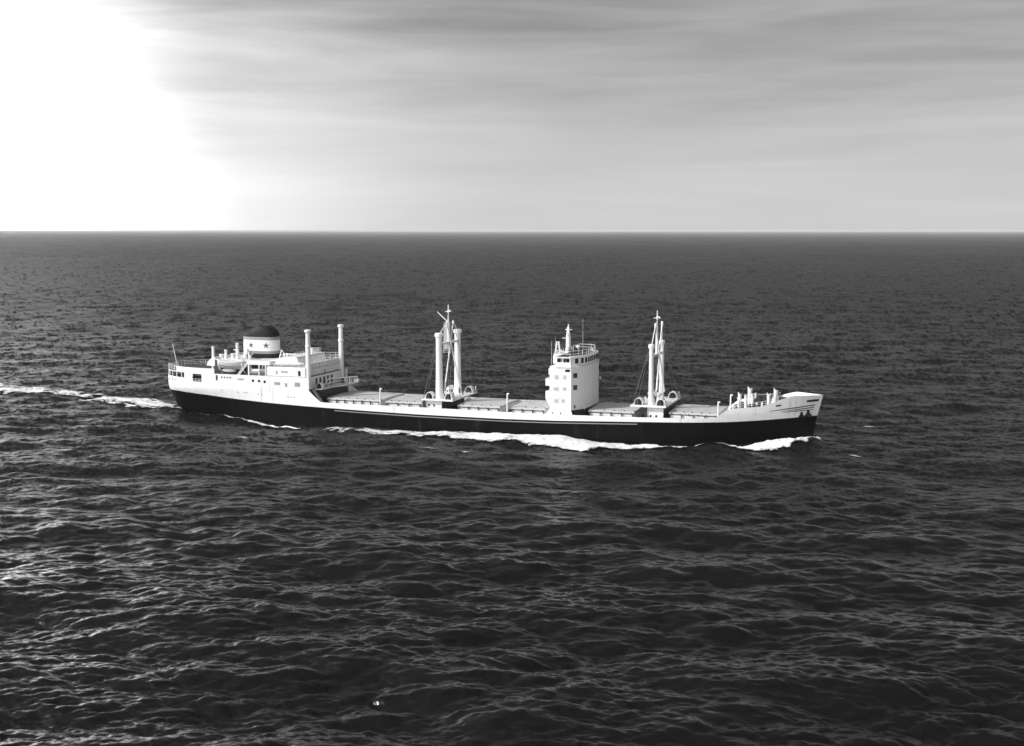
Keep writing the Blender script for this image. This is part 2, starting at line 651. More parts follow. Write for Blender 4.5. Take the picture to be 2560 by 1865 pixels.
stations = sorted(set([round(v, 3) for v in list(np.linspace(-69.5, -60, 26)) + list(np.linspace(-60, 60, 110)) + list(np.linspace(60, 68.5, 24)) + [p[0] for p in ZTOP if -69 < p[0] < 68] + [-69.45, -69.3, 68.3, 68.45]]))
NB, NW = 8, 5
hb = MB()
for sgn in (-1, 1):
    rows = []
    for x in stations:
        b_, t_ = zb(x), zt(x)
        zs = list(np.linspace(-4, b_, NB)) + list(np.linspace(b_, t_, NW))[1:]
        rows.append([(lambda q: (q[0], sgn * q[1], z))(hull_point(x, z)) for z in zs])
    k = NB + NW - 1
    o = len(hb.v)
    hb.v += [p for r_ in rows for p in r_]
    for j in range(len(rows) - 1):
        for i in range(k - 1):
            a = o + j * k + i
            q = (a, a + k, a + k + 1, a + 1)
            hb.f.append(q if sgn < 0 else q[::-1])
            hb.m.append(0 if i < NB - 1 else 1)
    # inner face of the bulwark with a flat cap
    def inner(x, dz_):
        z = zt(x)
        q = hull_point(x, z - dz_)
        f = max(0.0, q[1] - 0.14)
        return (min(q[0], 68.2), sgn * f, z - dz_)
    cap = [[(lambda q: (q[0], sgn * q[1], zt(x)))(hull_point(x, zt(x))), inner(x, 0.0), inner(x, min(1.3, max(0.3, zt(x) - MAIN_Z)) if x > -32 else 0.3)] for x in stations]
    hb.grid(cap, 1, flip=(sgn < 0))
hull = hb.build('hull', [BLACK, HULLWHITE], ship, smooth=35)
hull['label'] = 'black hull with a white upper band and raised bow'

# decks


def deck_strip(name, x0, x1, z, n, inset=0.10, mat=DECKM):
    xs = np.linspace(x0, x1, n)
    rows = []
    for x in xs:
        q = hull_point(float(x), z)
        y = max(0.0, q[1] - inset)
        rows.append([(q[0], -y, z), (q[0], -y * 0.5, z + 0.03), (q[0], 0, z + 0.06), (q[0], y * 0.5, z + 0.03), (q[0], y, z)])
    return MB().grid(rows, flip=True).build(name, mat, ship)


deck_strip('main_deck', -31.2, 53.2, MAIN_Z, 50)
deck_strip('forecastle_deck', 52.4, 67.6, 6.45, 24)
deck_strip('poop_deck', -69.2, -31.6, 7.14, 40)
# bulkheads at the breaks
MB().box(-31.9, -31.6, -8.5, 8.5, MAIN_Z, 7.1).build('poop_front_bulkhead', SHADEGREY, ship)  # poop bulkhead coloured dark to paint in the shade below the winch platform
_a, _b = hull_point(52.3, MAIN_Z)[1] - 0.2, hull_point(52.3, 6.44)[1] - 0.2
MB().add([(x, y * k, z) for x in (52.2, 52.5) for z, k in ((MAIN_Z, _a), (6.44, _b)) for y in (-1, 1)], [(0, 2, 3, 1), (4, 5, 7, 6), (0, 1, 5, 4), (2, 6, 7, 3), (0, 4, 6, 2), (1, 3, 7, 5)]).build('forecastle_bulkhead', WHITE, ship)


def on_hull(x, z, out=0.02):
    q = hull_point(x, z)
    return (q[0], -q[1] - out, z)


# rubbing strake: thin pale line just below the white band
mb = MB()
xs = np.linspace(-26, 36, 60)
for sgn in (1,):
    pr = []
    for x in xs:
        x = float(x)
        z = zb(x) - 0.42
        y = -hull_point(x, z)[1]
        pr.append([(x, y + 0.02, z - 0.08), (x, y - 0.12, z - 0.07), (x, y - 0.12, z + 0.07), (x, y + 0.02, z + 0.08)])
    mb.grid(pr)
mb.build('rubbing_strake', BANDM, ship)

# stripes on the bow
for (xa, za, xb_, zb_, th, nm) in ((60.0, 6.62, 67.6, 7.55, 0.20, 'bow_stripe'), (62.0, 6.48, 67.55, 7.12, 0.18, 'bow_stripe'), (62.6, 6.32, 67.5, 6.72, 0.15, 'bow_stripe'), (66.0, 8.28, 68.0, 8.42, 0.42, 'bow_slot'), (60.9, 7.56, 61.8, 7.68, 0.32, 'bow_slot')):
    pr = []
    for t in np.linspace(0, 1, 14):
        x, z = xa + (xb_ - xa) * t, za + (zb_ - za) * t
        e = th * (0.35 + 0.65 * min(1, t * 2)) if nm == 'bow_stripe' else th
        pr.append([on_hull(x, z - e / 2), on_hull(x, z + e / 2)])
    MB().grid(pr).build(nm, DARK, ship)

# anchors in their hawse pipes (starboard)
for x, k in ((65.75, 0.9), (66.85, 1.15)):
    p = Vector(on_hull(x, zb(x) + 0.45, 0.0))
    z0 = zb(x) - 0.08
    ol = [(-0.7, 0), (0.7, 0), (0.62, 0.35), (0.3, 0.55), (0.16, 1.0), (-0.16, 1.0), (-0.3, 0.55), (-0.62, 0.35)]
    a = MB().prism_y([(p.x + u * k * 0.8, z0 + v * k) for u, v in ol], p.y - 0.30, p.y + 0.5)
    a.cyl((p.x, p.y - 0.34, z0 + 0.85 * k), (p.x, p.y + 0.5, z0 + 1.1 * k), 0.24, 0.24, 10)
    a.build('anchor', BLACK, ship)

# ------------------------------------------------------------------ hatches
HATCHES = [(-29.0, -17.3, 5.05), (-15.9, -8.4, 4.95), (-0.6, 8.0, 4.90), (10.4, 17.2, 4.90), (26.0, 34.6, 5.15), (41.4, 50.3, 5.45)]
HW = 5.75
for (x0, x1, zc) in HATCHES:
    co = MB().box(x0, x1, -HW, HW, MAIN_Z - 0.02, zc - 0.12).build('hatch_coaming', WHITE, ship)
    st = MB()
    n = max(3, int((x1 - x0) / 1.95))
    for k in range(n + 1):
        x = x0 + 0.15 + (x1 - x0 - 0.3) * k / n
        for sg in (-1, 1):
            st.prism_y([(x - 0.07, MAIN_Z), (x + 0.07, MAIN_Z), (x + 0.07, zc - 0.16), (x - 0.07, zc - 0.16)], sg * (HW + 0.28) - 0.14, sg * (HW + 0.28) + 0.14)
    st.box(x0, x1, -HW - 0.10, -HW - 0.003, zc - 0.24, zc - 0.125)
    st.build('coaming_stays', DARK, co)['kind'] = 'stuff'
    # cover: slightly cambered lid in three panels
    npan = 3
    for k in range(npan):
        a = x0 - 0.12 + (x1 - x0 + 0.24) * k / npan + (0.03 if k else 0)
        b = x0 - 0.12 + (x1 - x0 + 0.24) * (k + 1) / npan - (0.03 if k < npan - 1 else 0)
        ys = [-HW - 0.15, -HW + 0.25, 0, HW - 0.25, HW + 0.15]
        zz = [zc + 0.12, zc + 0.27, zc + 0.42, zc + 0.27, zc + 0.12]
        prof = [(y, z) for y, z in zip(ys, zz)] + [(HW + 0.15, zc - 0.09), (-HW - 0.15, zc - 0.09)]
        nn = len(prof)
        v = [(a, y, z) for y, z in prof] + [(b, y, z) for y, z in prof]
        f = [tuple(range(nn)), tuple(range(2 * nn - 1, nn - 1, -1))] + [(i, nn + i, nn + (i + 1) % nn, (i + 1) % nn) for i in range(nn)]
        MB().add(v, f).build('hatch_cover', HATCHM, ship, bevel=0.02)
    cl = MB()
    nc = int((x1 - x0) / 1.75)
    for k in range(nc + 1):
        x = x0 + 0.4 + (x1 - x0 - 0.8) * k / nc
        cl.box(x - 0.11, x + 0.11, -HW - 0.24, -HW - 0.152, zc - 0.22, zc + 0.02)
        cl.box(x + 0.35, x + 0.60, -HW + 0.30, -HW + 0.50, zc + 0.27, zc + 0.40)
    cl.build('hatch_cleats', DARK, co)['kind'] = 'stuff'

# short posts (hatch lamp and sounding posts) beside the hatches
for x, y, za_, zb_ in ((-17.05, -6.3, MAIN_Z, 7.65), (9.8, -6.3, MAIN_Z, 7.8), (50.45, -6.2, MAIN_Z, 7.95), (52.6, -5.6, 6.45, 9.3)):
    MB().cyl((x, y, za_), (x, y, zb_), 0.17, 0.15, 8).box(x - 0.1, x + 0.35, y - 0.16, y + 0.16, zb_ - 0.05, zb_ + 0.18).build('deck_post', WHITE, ship, smooth=40)


# ------------------------------------------------------------------ masts with winch platforms
def winch(name, x, y, z, s=1.0):
    n = 12
    rows = []
    for k in range(n + 1):
        t = math.pi * k / n
        rows.append([(x - 0.8 * s * math.cos(t), y - 0.7 * s, z + 0.35 + 0.95 * s * math.sin(t)), (x - 0.8 * s * math.cos(t), y + 0.7 * s, z + 0.35 + 0.95 * s * math.sin(t))])
    m_ = MB().grid(rows, flip=True)
    rows2 = [[(lambda px, pz: (px, py, pz))(x + (p[0] - x) * 0.86, z + 0.35 + (p[2] - z - 0.35) * 0.86) for py in (y - 0.7 * s, y + 0.7 * s)] for p in [r_[0] for r_ in rows]]
    m_.grid(rows2)
    for side_ in (0, 1):
        m_.grid([[rows[k][side_], rows2[k][side_]] for k in range(n + 1)], flip=(side_ == 0))
    m_.box(x - 0.8 * s, x - 0.7 * s, y - 0.7 * s, y + 0.7 * s, z, z + 0.36)
    m_.box(x + 0.7 * s, x + 0.8 * s, y - 0.7 * s, y + 0.7 * s, z, z + 0.36)
    o = m_.build('winch_hood', WHITE, ship)
    d = MB().cyl((x, y - 0.95 * s, z + 0.55), (x, y + 0.95 * s, z + 0.55), 0.28, 0.28, 12)
    d.cyl((x, y - 0.4, z + 0.55), (x, y - 0.3, z + 0.55), 0.5, 0.5, 12).cyl((x, y + 0.3, z + 0.55), (x, y + 0.4, z + 0.55), 0.5, 0.5, 12)
    d.box(x - 0.55, x + 0.55, y - 0.6, y + 0.6, z + 0.0, z + 0.2)
    d.build('winch_drum', DARK, o, smooth=40)


def mast_group(x, yp, r, px0, px1, pz, hx0, hx1, ztop, zpole, heads_y, heads_z, cap):
    # house and platform
    house = MB().box(hx0, hx1, -6.1, 6.1, MAIN_Z, pz - 0.30).build('mast_house', WHITE, ship, bevel=0.04)
    MB().box(hx0 + 0.5, hx0 + 0.85, -6.13, -6.08, MAIN_Z + 0.9, MAIN_Z + 1.3).build('port', GLASS, house)
    MB().box(hx0 + 1.6, hx0 + 1.95, -6.13, -6.08, MAIN_Z + 0.9, MAIN_Z + 1.3).build('port', GLASS, house)
    MB().box(hx1 + 0.003, hx1 + 0.05, -6.0, 6.0, MAIN_Z + 0.05, pz - 0.35).build('painted_shade_panel', SHADEGREY, house)  # dark sheet painting the platform's shade onto the forward face
    plat = MB().box(px0, px1, -6.9, 6.9, pz - 0.30, pz)
    plat.build('winch_platform', WHITE, ship, bevel=0.03)
    MB().box(hx0 - 0.45, hx0 - 0.1, -6.5, -6.0, MAIN_Z, pz - 0.31).build('dark_slot', DARK, ship)  # dark block standing for the slot just aft of the house
    # pair of kingposts
    for sg in (-1, 1):
        MB().lathe((x, sg * yp, pz), [(r * 1.25, 0), (r * 1.12, 0.5), (r * 1.05, 3), (r * 0.97, 7), (r * 0.95, ztop - pz - 0.9), (r * 1.0, ztop - pz - 0.75), (r * 1.3, ztop - pz - 0.7), (r * 1.3, ztop - pz - 0.15), (r * 1.05, ztop - pz)], 18).build('kingpost', WHITE, ship, smooth=30)
        # crossed derrick booms stowed upright
        MB().cyl((x + 0.75, sg * (yp - 0.9), pz + 1.4), (x + 0.35, -sg * heads_y, heads_z), 0.17, 0.13, 8).lathe((x + 0.35, -sg * heads_y, heads_z - 0.9), [(0.13, 0), (0.24, 0.3), (0.24, 0.95), (0.12, 1.1)], 8).build('derrick_boom', WHITE, ship, smooth=40)
        MB().cyl((x, sg * yp, ztop - 0.4), (x + 0.35, sg * heads_y, heads_z), 0.09, 0.09, 6).build('topping_lift', WHITE, ship, smooth=40)
        g = MB()
        for k in range(2):
            a = Vector((x - 0.3, sg * (yp + 0.2), ztop - 0.8))
            b = Vector((px0 + 0.25 + 0.9 * k, sg * 6.6, pz))
            g.cyl(a, b, 0.035, 0.035, 4)
            for t in np.linspace(0.12, 0.62, 6 - 2 * k):
                p = a.lerp(b, float(t))
                g.cyl(p - Vector((0, 0, 0.12)), p + Vector((0, 0, 0.12)), 0.08, 0.08, 5)
        g.build('rigging_stay', ROPE, ship)
    for sg in (-1, 1):
        for (a, b) in (((x, 0, zpole - 1.6), (px1 - 0.3, sg * 6.7, pz)), ((x, 0, zpole - 1.6), (px0 + 0.3, sg * 6.7, pz)),
                       ((x + 0.3, sg * (yp + 0.2), ztop - 0.8), (px1 - 0.3, sg * 6.75, pz)), ((x + 0.35, sg * heads_y, heads_z), (px1 - 1.2, sg * 5.5, pz + 0.6))):
            MB().cyl(a, b, 0.03, 0.03, 4).build('rigging_wire', ROPE, ship)
    # cross-tree, mast trunk between and pole above
    zc_ = ztop - 2.3
    MB().box(x - 0.28, x + 0.28, -yp + 0.3, yp - 0.3, zc_ - 0.22, zc_ + 0.22).build('crosstree', WHITE, ship, bevel=0.03)
    pole = MB().lathe((x, 0, zc_ + 0.2), [(0.30, 0), (0.24, (zpole - zc_) * 0.45), (0.13, (zpole - zc_) * 0.62), (0.09, zpole - zc_ - 0.2)], 10)
    pole.box(x - 0.7, x + 0.7, -0.06, 0.06, zpole - 1.5, zpole - 1.38)
    pole.box(x - 0.12, x + 0.5, -0.18, 0.18, zpole - 1.38, zpole - 1.1)
    pole.build('topmast', WHITE, ship, smooth=40)
    for wx in (px0 + 1.35, px1 - 1.15):
        for sg in (-1, 1):
            winch('winch', wx, sg * 5.5, pz)
    # small deck clutter on the platform
    for q in range(9):
        cx = random.uniform(px0 + 0.4, px1 - 0.4)
        cy = random.choice((-1, 1)) * random.uniform(1.2, 4.2)
        MB().cyl((cx, cy, pz), (cx, cy, pz + random.uniform(0.5, 1.1)), 0.16, 0.14, 7).build('bollard', DARK, ship)
    mv = MB().lathe((x + 0.8, -1.6, pz), [(0.3, 0), (0.3, 1.1), (0.55, 1.3), (0.6, 1.6), (0.3, 1.85)], 12)
    mv.build('ventilator', WHITE, ship, smooth=40)
    MB().rail([(px1 - 0.06, -6.85, pz), (px1 - 0.06, 6.85, pz)], 0.5, 2.2, 0.03, 1).build('platform_rail', WHITE, ship)
    for sg in (-1, 1):
        MB().cyl((px1 - 0.3, sg * 6.75, pz), (px1 - 0.3, sg * 6.75, pz + 0.95), 0.09, 0.09, 6).box(px1 - 0.42, px1 - 0.18, sg * 6.75 - 0.15, sg * 6.75 + 0.15, pz + 0.9, pz + 1.1).build('fairlead_post', WHITE, ship)


mast_group(-4.85, 5.0, 0.66, -7.9, -1.3, 6.15, -7.3, -3.9, 19.1, 24.4, 1.75, 20.9, True)
mast_group(37.6, 4.6, 0.46, 34.2, 40.9, 6.85, 37.2, 40.3, 18.1, 24.1, 2.85, 21.7, True)
# aft mast: ladder trunk below the pole and a slanting gaff
tr = MB()
for sg in (-1, 1):
    tr.cyl((-5.15 + sg * 0.72, 0, 14.6), (-5.15 + sg * 0.6, 0, 20.9), 0.11, 0.09, 6)
for k in range(19):
    z = 14.8 + k * 0.32
    tr.cyl((-5.85, 0, z), (-4.45, 0, z), 0.05, 0.05, 5)
tr.box(-5.75, -4.55, -0.06, 0.06, 15.4, 20.3)
tr.build('mast_trunk', GREY, ship)
MB().cyl((-5.0, 0, 20.9), (-7.2, 0, 22.9), 0.12, 0.08, 7).build('gaff', WHITE, ship, smooth=40)

for a, b in (((-17.0, -6.3, 7.6), (-8.0, -5.6, 5.6)), ((9.8, -6.3, 7.7), (17.2, -5.6, 5.4)), ((-4.85, 0, 23.5), (20.15, 0, 20.6)), ((20.15, 0, 20.6), (37.6, 0, 23.4)), ((-4.85, 0, 23.5), (-32.3, 7.0, 19.0)), ((-32.3, -7.65, 19.1), (-28.6, -6.4, 7.3))):
    MB().cyl(a, b, 0.022, 0.022, 4).build('rigging_wire', ROPE, ship)

# ------------------------------------------------------------------ bridge tower amidships
BX0, BX1, BY = 19.0, 23.2, 8.5


def bow_front(x0, x1, y, bulge, n=13, ins=0.0):
    """plan outline, counter-clockwise, straight sides and a front that bows forward"""
    pts = [(x0, -y)]
    for k in range(n):
        t = -1 + 2 * k / (n - 1)
        pts.append((x1 + bulge * (1 - abs(t) ** 3.6), t * y))
    pts.append((x0, y))
    return pts


def front_x(y, x1=BX1, b=2.1, hy=BY):
    return x1 + b * (1 - abs(y / hy) ** 3.6)


tower = MB()
tower.prism(bow_front(BX0, BX1, BY, 2.1, 25), 5.55, 13.75)
bridge = tower.build('bridge_tower', WHITE, ship, smooth=30)
MB().prism_y([(17.6, MAIN_Z), (23.75, MAIN_Z), (23.2, 5.548), (18.9, 5.548)], -8.55, 8.55).build('bridge_base', WHITE, ship)
MB().add([(23.76, -8.3, MAIN_Z + 0.05), (23.76, 8.3, MAIN_Z + 0.05), (23.22, 8.3, 5.5), (23.22, -8.3, 5.5)], [(0, 1, 2, 3)]).build('bridge_base_shade', SHADEGREY, ship)  # dark sheet: painted shade at the foot of the bridge
for (za_, zb_, xa) in ((7.6, 9.0, 18.15), (10.0, 11.4, 18.15), (12.1, 13.3, 18.75)):
    MB().box(xa, BX0 - 0.003, -8.4, 8.4, za_, za_ + 0.15).box(xa, xa + 0.08, -8.4, 8.4, za_ + 0.15, zb_).box(xa + 0.08, BX0 - 0.003, -8.4, -8.3, za_ + 0.15, zb_).box(xa + 0.08, BX0 - 0.003, 8.3, 8.4, za_ + 0.15, zb_).build('balcony', WHITE, bridge)
MB().prism_y([(18.15, 7.55), (BX0 - 0.003, 7.55), (BX0 - 0.003, 6.2)], -8.4, 8.4).build('balcony_bracket', WHITE, bridge)
# wheelhouse with a row of front windows
WH0, WH1, WHY = 20.0, 22.9, 7.7
wheel = MB().prism(bow_front(WH0, WH1, WHY, 2.15, 25), 13.753, 15.35).build('wheelhouse', WHITE, bridge and ship, smooth=30)
wing = MB()
wing.prism(bow_front(20.2, BX1 + 0.02, 8.72, 2.14, 25), 13.60, 13.748)
for sg in (-1, 1):
    wing.box(20.3, 23.2, sg * 8.64 - 0.06, sg * 8.64 + 0.06, 13.75, 14.55)
    for xx in (20.35, 21.6, 23.0):
        wing.box(xx - 0.07, xx + 0.07, sg * 8.57 - 0.05, sg * 8.57 + 0.05, 14.55, 15.34)
wing.prism(bow_front(19.9, BX1 - 0.15, 8.2, 2.2, 25), 15.353, 15.46)
wing.build('bridge_wing', WHITE, ship)
nwin = 11
for k in range(nwin):
    y = -6.7 + 13.4 * k / (nwin - 1)
    x = front_x(y, WH1, 2.15, WHY)
    sl = -(front_x(y + 0.1, WH1, 2.15, WHY) - front_x(y - 0.1, WH1, 2.15, WHY)) / 0.2
    w_ = MB().box(-0.03, 0.06, -0.36, 0.36, 0, 0.98).build('window', GLASS, wheel)
    w_.location = (x, y, 14.22)
    w_.rotation_euler = (0, 0, math.atan(sl))
for xx, ww in ((20.6, 0.35), (21.5, 0.42), (22.4, 0.40)):
    MB().box(xx - ww, xx + ww, -WHY - 0.05, -WHY + 0.03, 14.25, 15.15).build('window', GLASS, wheel)
# slot and windows on the tower
MB().box(22.05, 22.98, -8.56, -8.47, 12.78, 13.22).build('window', GLASS, bridge)
for (xx, zz, ww, hh) in ((21.9, 11.75, 0.35, 0.42), (20.3, 11.75, 0.40, 0.45), (21.9, 9.55, 0.38, 0.40), (20.2, 9.5, 0.55, 0.42), (20.3, 7.25, 0.55, 0.45), (21.6, 7.3, 0.40, 0.45)):
    f_ = MB().box(xx - ww, xx + ww, -8.56, -8.47, zz - hh, zz + hh).build('window', PALE, bridge)
    MB().box(xx - ww * 0.35, xx + ww * 0.55, -8.58, -8.562, zz - hh * 0.6, zz + hh * 0.4).build('pane', GREY, f_)
fm = MB().box(-0.04, 0.05, -0.45, 0.45, -0.45, 0.45).mesh('front_window', GLASS)
for (y, zz, s) in ((-7.75, 12.05, 1.0), (-7.75, 9.8, 1.0), (4.6, 12.35, 0.8), (4.6, 10.15, 0.8), (5.4, 8.0, 0.75)):
    sl = -(front_x(y + 0.1) - front_x(y - 0.1)) / 0.2
    place(fm, 'window', bridge, (front_x(y), y, zz), math.atan(sl), (1, s, s))
MB().cyl((front_x(-7.8) - 0.1, -7.8, 6.15), (front_x(-7.8) + 0.1, -7.8, 6.15), 0.32, 0.32, 12).build('porthole', GLASS, bridge)
for xx in (19.6, 21.2):
    MB().cyl((xx, -8.62, 4.9), (xx, -8.5, 4.9), 0.14, 0.14, 10).build('porthole', GLASS, bridge)
lad = MB()
for sg in (-0.2, 0.2):
    lad.cyl((front_x(-5.6) + 0.3, -5.9 + sg, 5.5), (front_x(-5.6) - 0.1, -5.6 + sg, 6.7), 0.05, 0.05, 5)
lad.cyl((23.9, -4.6, 5.2), (24.2, -4.9, 6.6), 0.07, 0.07, 5)
lad.build('ladder', WHITE, bridge)
for y, z0, z1 in ((-2.6, 5.7, 13.5), (6.6, 5.7, 13.5)):
    MB().cyl((front_x(y) + 0.06, y, z0), (front_x(y) + 0.06, y, z1), 0.05, 0.05, 6).build('pipe', WHITE, bridge)
MB().box(24.1, 24.5, 7.9, 8.5, 9.6, 10.1).cyl((23.9, 8.2, 9.8), (24.2, 8.2, 9.8), 0.12, 0.12, 8).build('floodlight', WHITE, bridge)
# compass platform on top: dodger, rails, clutter
dod = MB()
prev = None
out_, in_ = [], []
for k in range(15):
    t = -1 + 2 * k / 14
    y = t * 7.6
    out_.append((front_x(y, 22.6, 2.15, 7.6), y))
    in_.append((front_x(y, 22.48, 2.15, 7.6), y))
dod.grid([[(a[0], a[1], 15.5), (a[0], a[1], 15.66)] for a in out_], flip=True)
dod.grid([[(a[0], a[1], 15.5), (a[0], a[1], 15.66)] for a in in_])
dod.grid([[(a[0], a[1], 15.66), (b[0], b[1], 15.66)] for a, b in zip(out_, in_)])
dod.build('dodger', WHITE, ship)
MB().rail([(22.7, -7.5, 15.47), (23.9, -6, 15.47), (24.6, -3, 15.47), (24.7, 0, 15.47), (24.6, 3, 15.47), (23.9, 6, 15.47), (22.7, 7.5, 15.47), (20.2, 7.5, 15.5), (20.2, -7.5, 15.5), (22.7, -7.5, 15.47)], 1.1, 1.3, 0.05, 2).build('railing', WHITE, ship)
cl = MB()
cl.prism(bow_front(20.3, 22.3, 7.3, 2.1, 25), 15.464, 15.60)
for q in range(12):
    cx, cy = random.uniform(20.8, 24.0), random.uniform(-6, 6.5)
    cl.box(cx - 0.2, cx + 0.2, cy - 0.2, cy + 0.2, 15.60, 15.60 + random.uniform(0.4, 1.0))
cl.build('compass_deck_fittings', DARK, ship)
MB().lathe((21.9, 0.8, 15.5), [(0.25, 0), (0.25, 1.0), (0.42, 1.05), (0.42, 1.3), (0.2, 1.5)], 12).build('binnacle', WHITE, ship, smooth=40)
# radar mast
rm = MB().lathe((20.15, 0, 15.5), [(0.55, 0), (0.48, 0.3), (0.46, 3.3), (0.36, 3.5), (0.28, 4.9), (0.12, 5.1), (0.10, 5.6)], 14)
rm.box(19.5, 20.9, -0.07, 0.07, 19.95, 20.07).box(18.9, 20.15, -0.06, 0.06, 18.3, 18.4)
rm.box(19.95, 20.35, -0.9, 0.9, 19.0, 19.1)
rm.build('radar_mast', WHITE, ship, smooth=40)
af = MB()
for dx_ in (-0.75, 0.25):
    af.cyl((18.75 + dx_ + (0.3 if dx_ < 0 else 0.25), -2.5, 15.5), (18.75 + dx_ + (0.62 if dx_ < 0 else -0.02), -2.5, 17.9), 0.2, 0.15, 8)
af.box(18.1, 19.9, -3.2, 3.2, 15.35, 15.55)
af.box(18.2, 19.6, -2.65, -2.35, 16.1, 16.22)
af.build('signal_frame', WHITE, ship, smooth=40)
MB().box(18.3, 20.0, -4.0, 4.0, 13.755, 15.34).build('chart_house', WHITE, ship, bevel=0.05)
MB().box(18.9, 19.5, -4.06, -3.98, 14.3, 15.0).build('window', GREY, bridge)
for (x, y, z0, z1) in ((18.6, -6.0, 13.7, 18.4), (18.8, -4.2, 15.3, 19.0), (22.9, 0.6, 15.6, 22.3)):
    MB().cyl((x, y, z0), (x, y, z1), 0.055, 0.03, 5).build('aerial', GREY, ship)

# ------------------------------------------------------------------ poop superstructure
BD = 9.6    # boat deck height


def side_y(x):
    return hull_point(x, 7.2)[1]


def side_plate(name, x0, x1, z0, z1, th=0.10, dy=0.0, n=None):
    n = n or max(2, int((x1 - x0) / 0.8))
    o_, i_ = [], []
    for x in np.linspace(x0, x1, n + 1):
        y = side_y(float(x)) - dy
        X_ = hull_point(float(x), 7.2)[0]
        o_.append((X_, y))
        i_.append((X_, y - th))
    for sg in (-1, 1):
        m_ = MB()
        fl = sg > 0
        m_.grid([[(a[0], sg * a[1], z0), (a[0], sg * a[1], z1)] for a in o_], flip=fl)
        m_.grid([[(a[0], sg * a[1], z0), (a[0], sg * a[1], z1)] for a in i_], flip=not fl)
        m_.grid([[(a[0], sg * a[1], z1), (b[0], sg * b[1], z1)] for a, b in zip(o_, i_)], flip=fl)
        for e in (0, -1):
            a, b = o_[e], i_[e]
            m_.add([(a[0], sg * a[1], z0), (b[0], sg * b[1], z0), (b[0], sg * b[1], z1), (a[0], sg * a[1], z1)], [(0, 1, 2, 3)])
        m_.build(name, WHITE, ship, smooth=30)


# side plating between poop deck and boat deck, with an open port aft
side_plate('side_plating', -61.5, -59.2, 7.2, BD)
side_plate('side_plating', -56.8, -31.7, 7.2, BD)
side_plate('side_plating', -59.2, -56.8, 7.2, 7.72, n=4)
side_plate('side_plating', -59.2, -56.8, 9.38, BD, n=4)
side_plate('stern_bulwark', -69.49, -61.5, 7.2, 8.4, n=26)
# open port rails
MB().rail([(-59.2, -side_y(-58) + 0.2, 7.2), (-56.8, -side_y(-57) + 0.2, 7.2)], 1.1, 0.8, 0.04, 3).build('railing', WHITE, ship)
# boat deck slab
rows = []
for x in np.linspace(-68.9, -31.9, 50):
    x = float(x)
    q = hull_point(x, 7.2)
    y = max(0.0, q[1] - 0.12)
    rows.append((q[0], y))
ol = [(a, -b) for a, b in rows] + [(a, b) for a, b in rows[::-1] if b > 0]
MB().prism(ol, BD - 0.16, BD).build('boat_deck', WHITE, ship)
MB().prism([(a + 0.02, -b + 0.12) for a, b in rows if b > 0.4] + [(a + 0.02, b - 0.12) for a, b in rows[::-1] if b > 0.4], BD + 0.004, BD + 0.012).build('boat_deck_covering', DECKM, ship)
side_plate('boat_deck_bulwark', -64.0, -53.6, BD + 0.003, 10.65)
# rails round the stern and along the far side
sr = MB()
pts = []
for x in (-64.0, -66.0, -67.5, -68.4, -68.85):
    q = hull_point(x, 7.2)
    pts.append((q[0], -max(0, q[1] - 0.25), BD))
pts += [(p[0], -p[1], BD) for p in pts[::-1]]
sr.rail(pts, 1.1, 1.0, 0.04, 3)
sr.build('railing', WHITE, ship)
MB().rail([(x, side_y(x) - 0.3, BD) for x in (-64, -60, -56, -50, -44, -38, -33)], 1.1, 1.6, 0.04, 3).build('railing', WHITE, ship)
# pillars under the boat deck at the stern
pm = MB().cyl((0, 0, 7.15), (0, 0, BD - 0.16), 0.11, 0.11, 8).mesh('pillar', WHITE, 40)
for x in (-62.6, -64.2, -65.8, -67.2, -68.3):
    for sg in (-1, 1):
        q = hull_point(x, 7.2)
        place(pm, 'pillar', ship, (q[0], sg * max(0.3, q[1] - 0.35), 0))
# poop deckhouse inside
MB().box(-55.5, -33, -6.2, 6.2, 7.16, BD - 0.17).build('poop_house', WHITE, ship)
# stern winches and bollards seen below the boat deck
for x, y in ((-64.8, -5.2), (-66.5, -3.0), (-67.2, -1.2), (-63.2, -6.4), (-66.6, 2.5)):
    MB().cyl((x, y, 7.15), (x, y, 7.15 + 0.9), 0.25, 0.22, 8).cyl((x, y, 8.05), (x, y, 8.2), 0.34, 0.34, 8).build('bollard', DARK, ship)
for x in (-66.8, -65.6, -64.5):
    p = Vector(on_hull(x, 7.9, 0.0))
    q = hull_point(x, 7.2)
    MB().cyl((q[0], -q[1] - 0.03, 7.75), (q[0], -q[1] + 0.1, 7.75), 0.2, 0.2, 10).build('fairlead', DARK, ship)
# flagstaff
MB().cyl((-68.3, 0, BD), (-69.3, 0, 14.35), 0.09, 0.06, 8).lathe((-69.3, 0, 14.3), [(0.05, 0), (0.13, 0.06), (0.13, 0.14), (0.04, 0.2)], 8).build('flagstaff', WHITE, ship, smooth=40)

# forward accommodation block, full width
fa = MB().box(-41.6, -32.6, -8.35, 8.35, BD + 0.003, 11.5).build('accommodation_block', WHITE, ship, bevel=0.12)
MB().box(-32.9, -32.55, -8.0, 8.0, 11.503, 12.2).build('front_bulwark', WHITE, ship)
uh = MB().box(-54.6, -41.6, -4.6, 4.6, BD + 0.013, 12.3).build('boat_deck_house', SHADEGREY, ship, bevel=0.05)  # walls darkened in colour to imitate shade in the boat recess
MB().box(-54.8, -41.0, -6.9, 6.9, 12.303, 12.45).build('upper_deck', WHITE, ship)
MB().box(-46.2, -40.8, -8.2, -6.903, 11.75, 12.55).build('upper_deck_edge', WHITE, ship)
MB().box(-46.2, -40.8, 6.903, 8.2, 11.75, 12.55).build('upper_deck_edge', WHITE, ship)
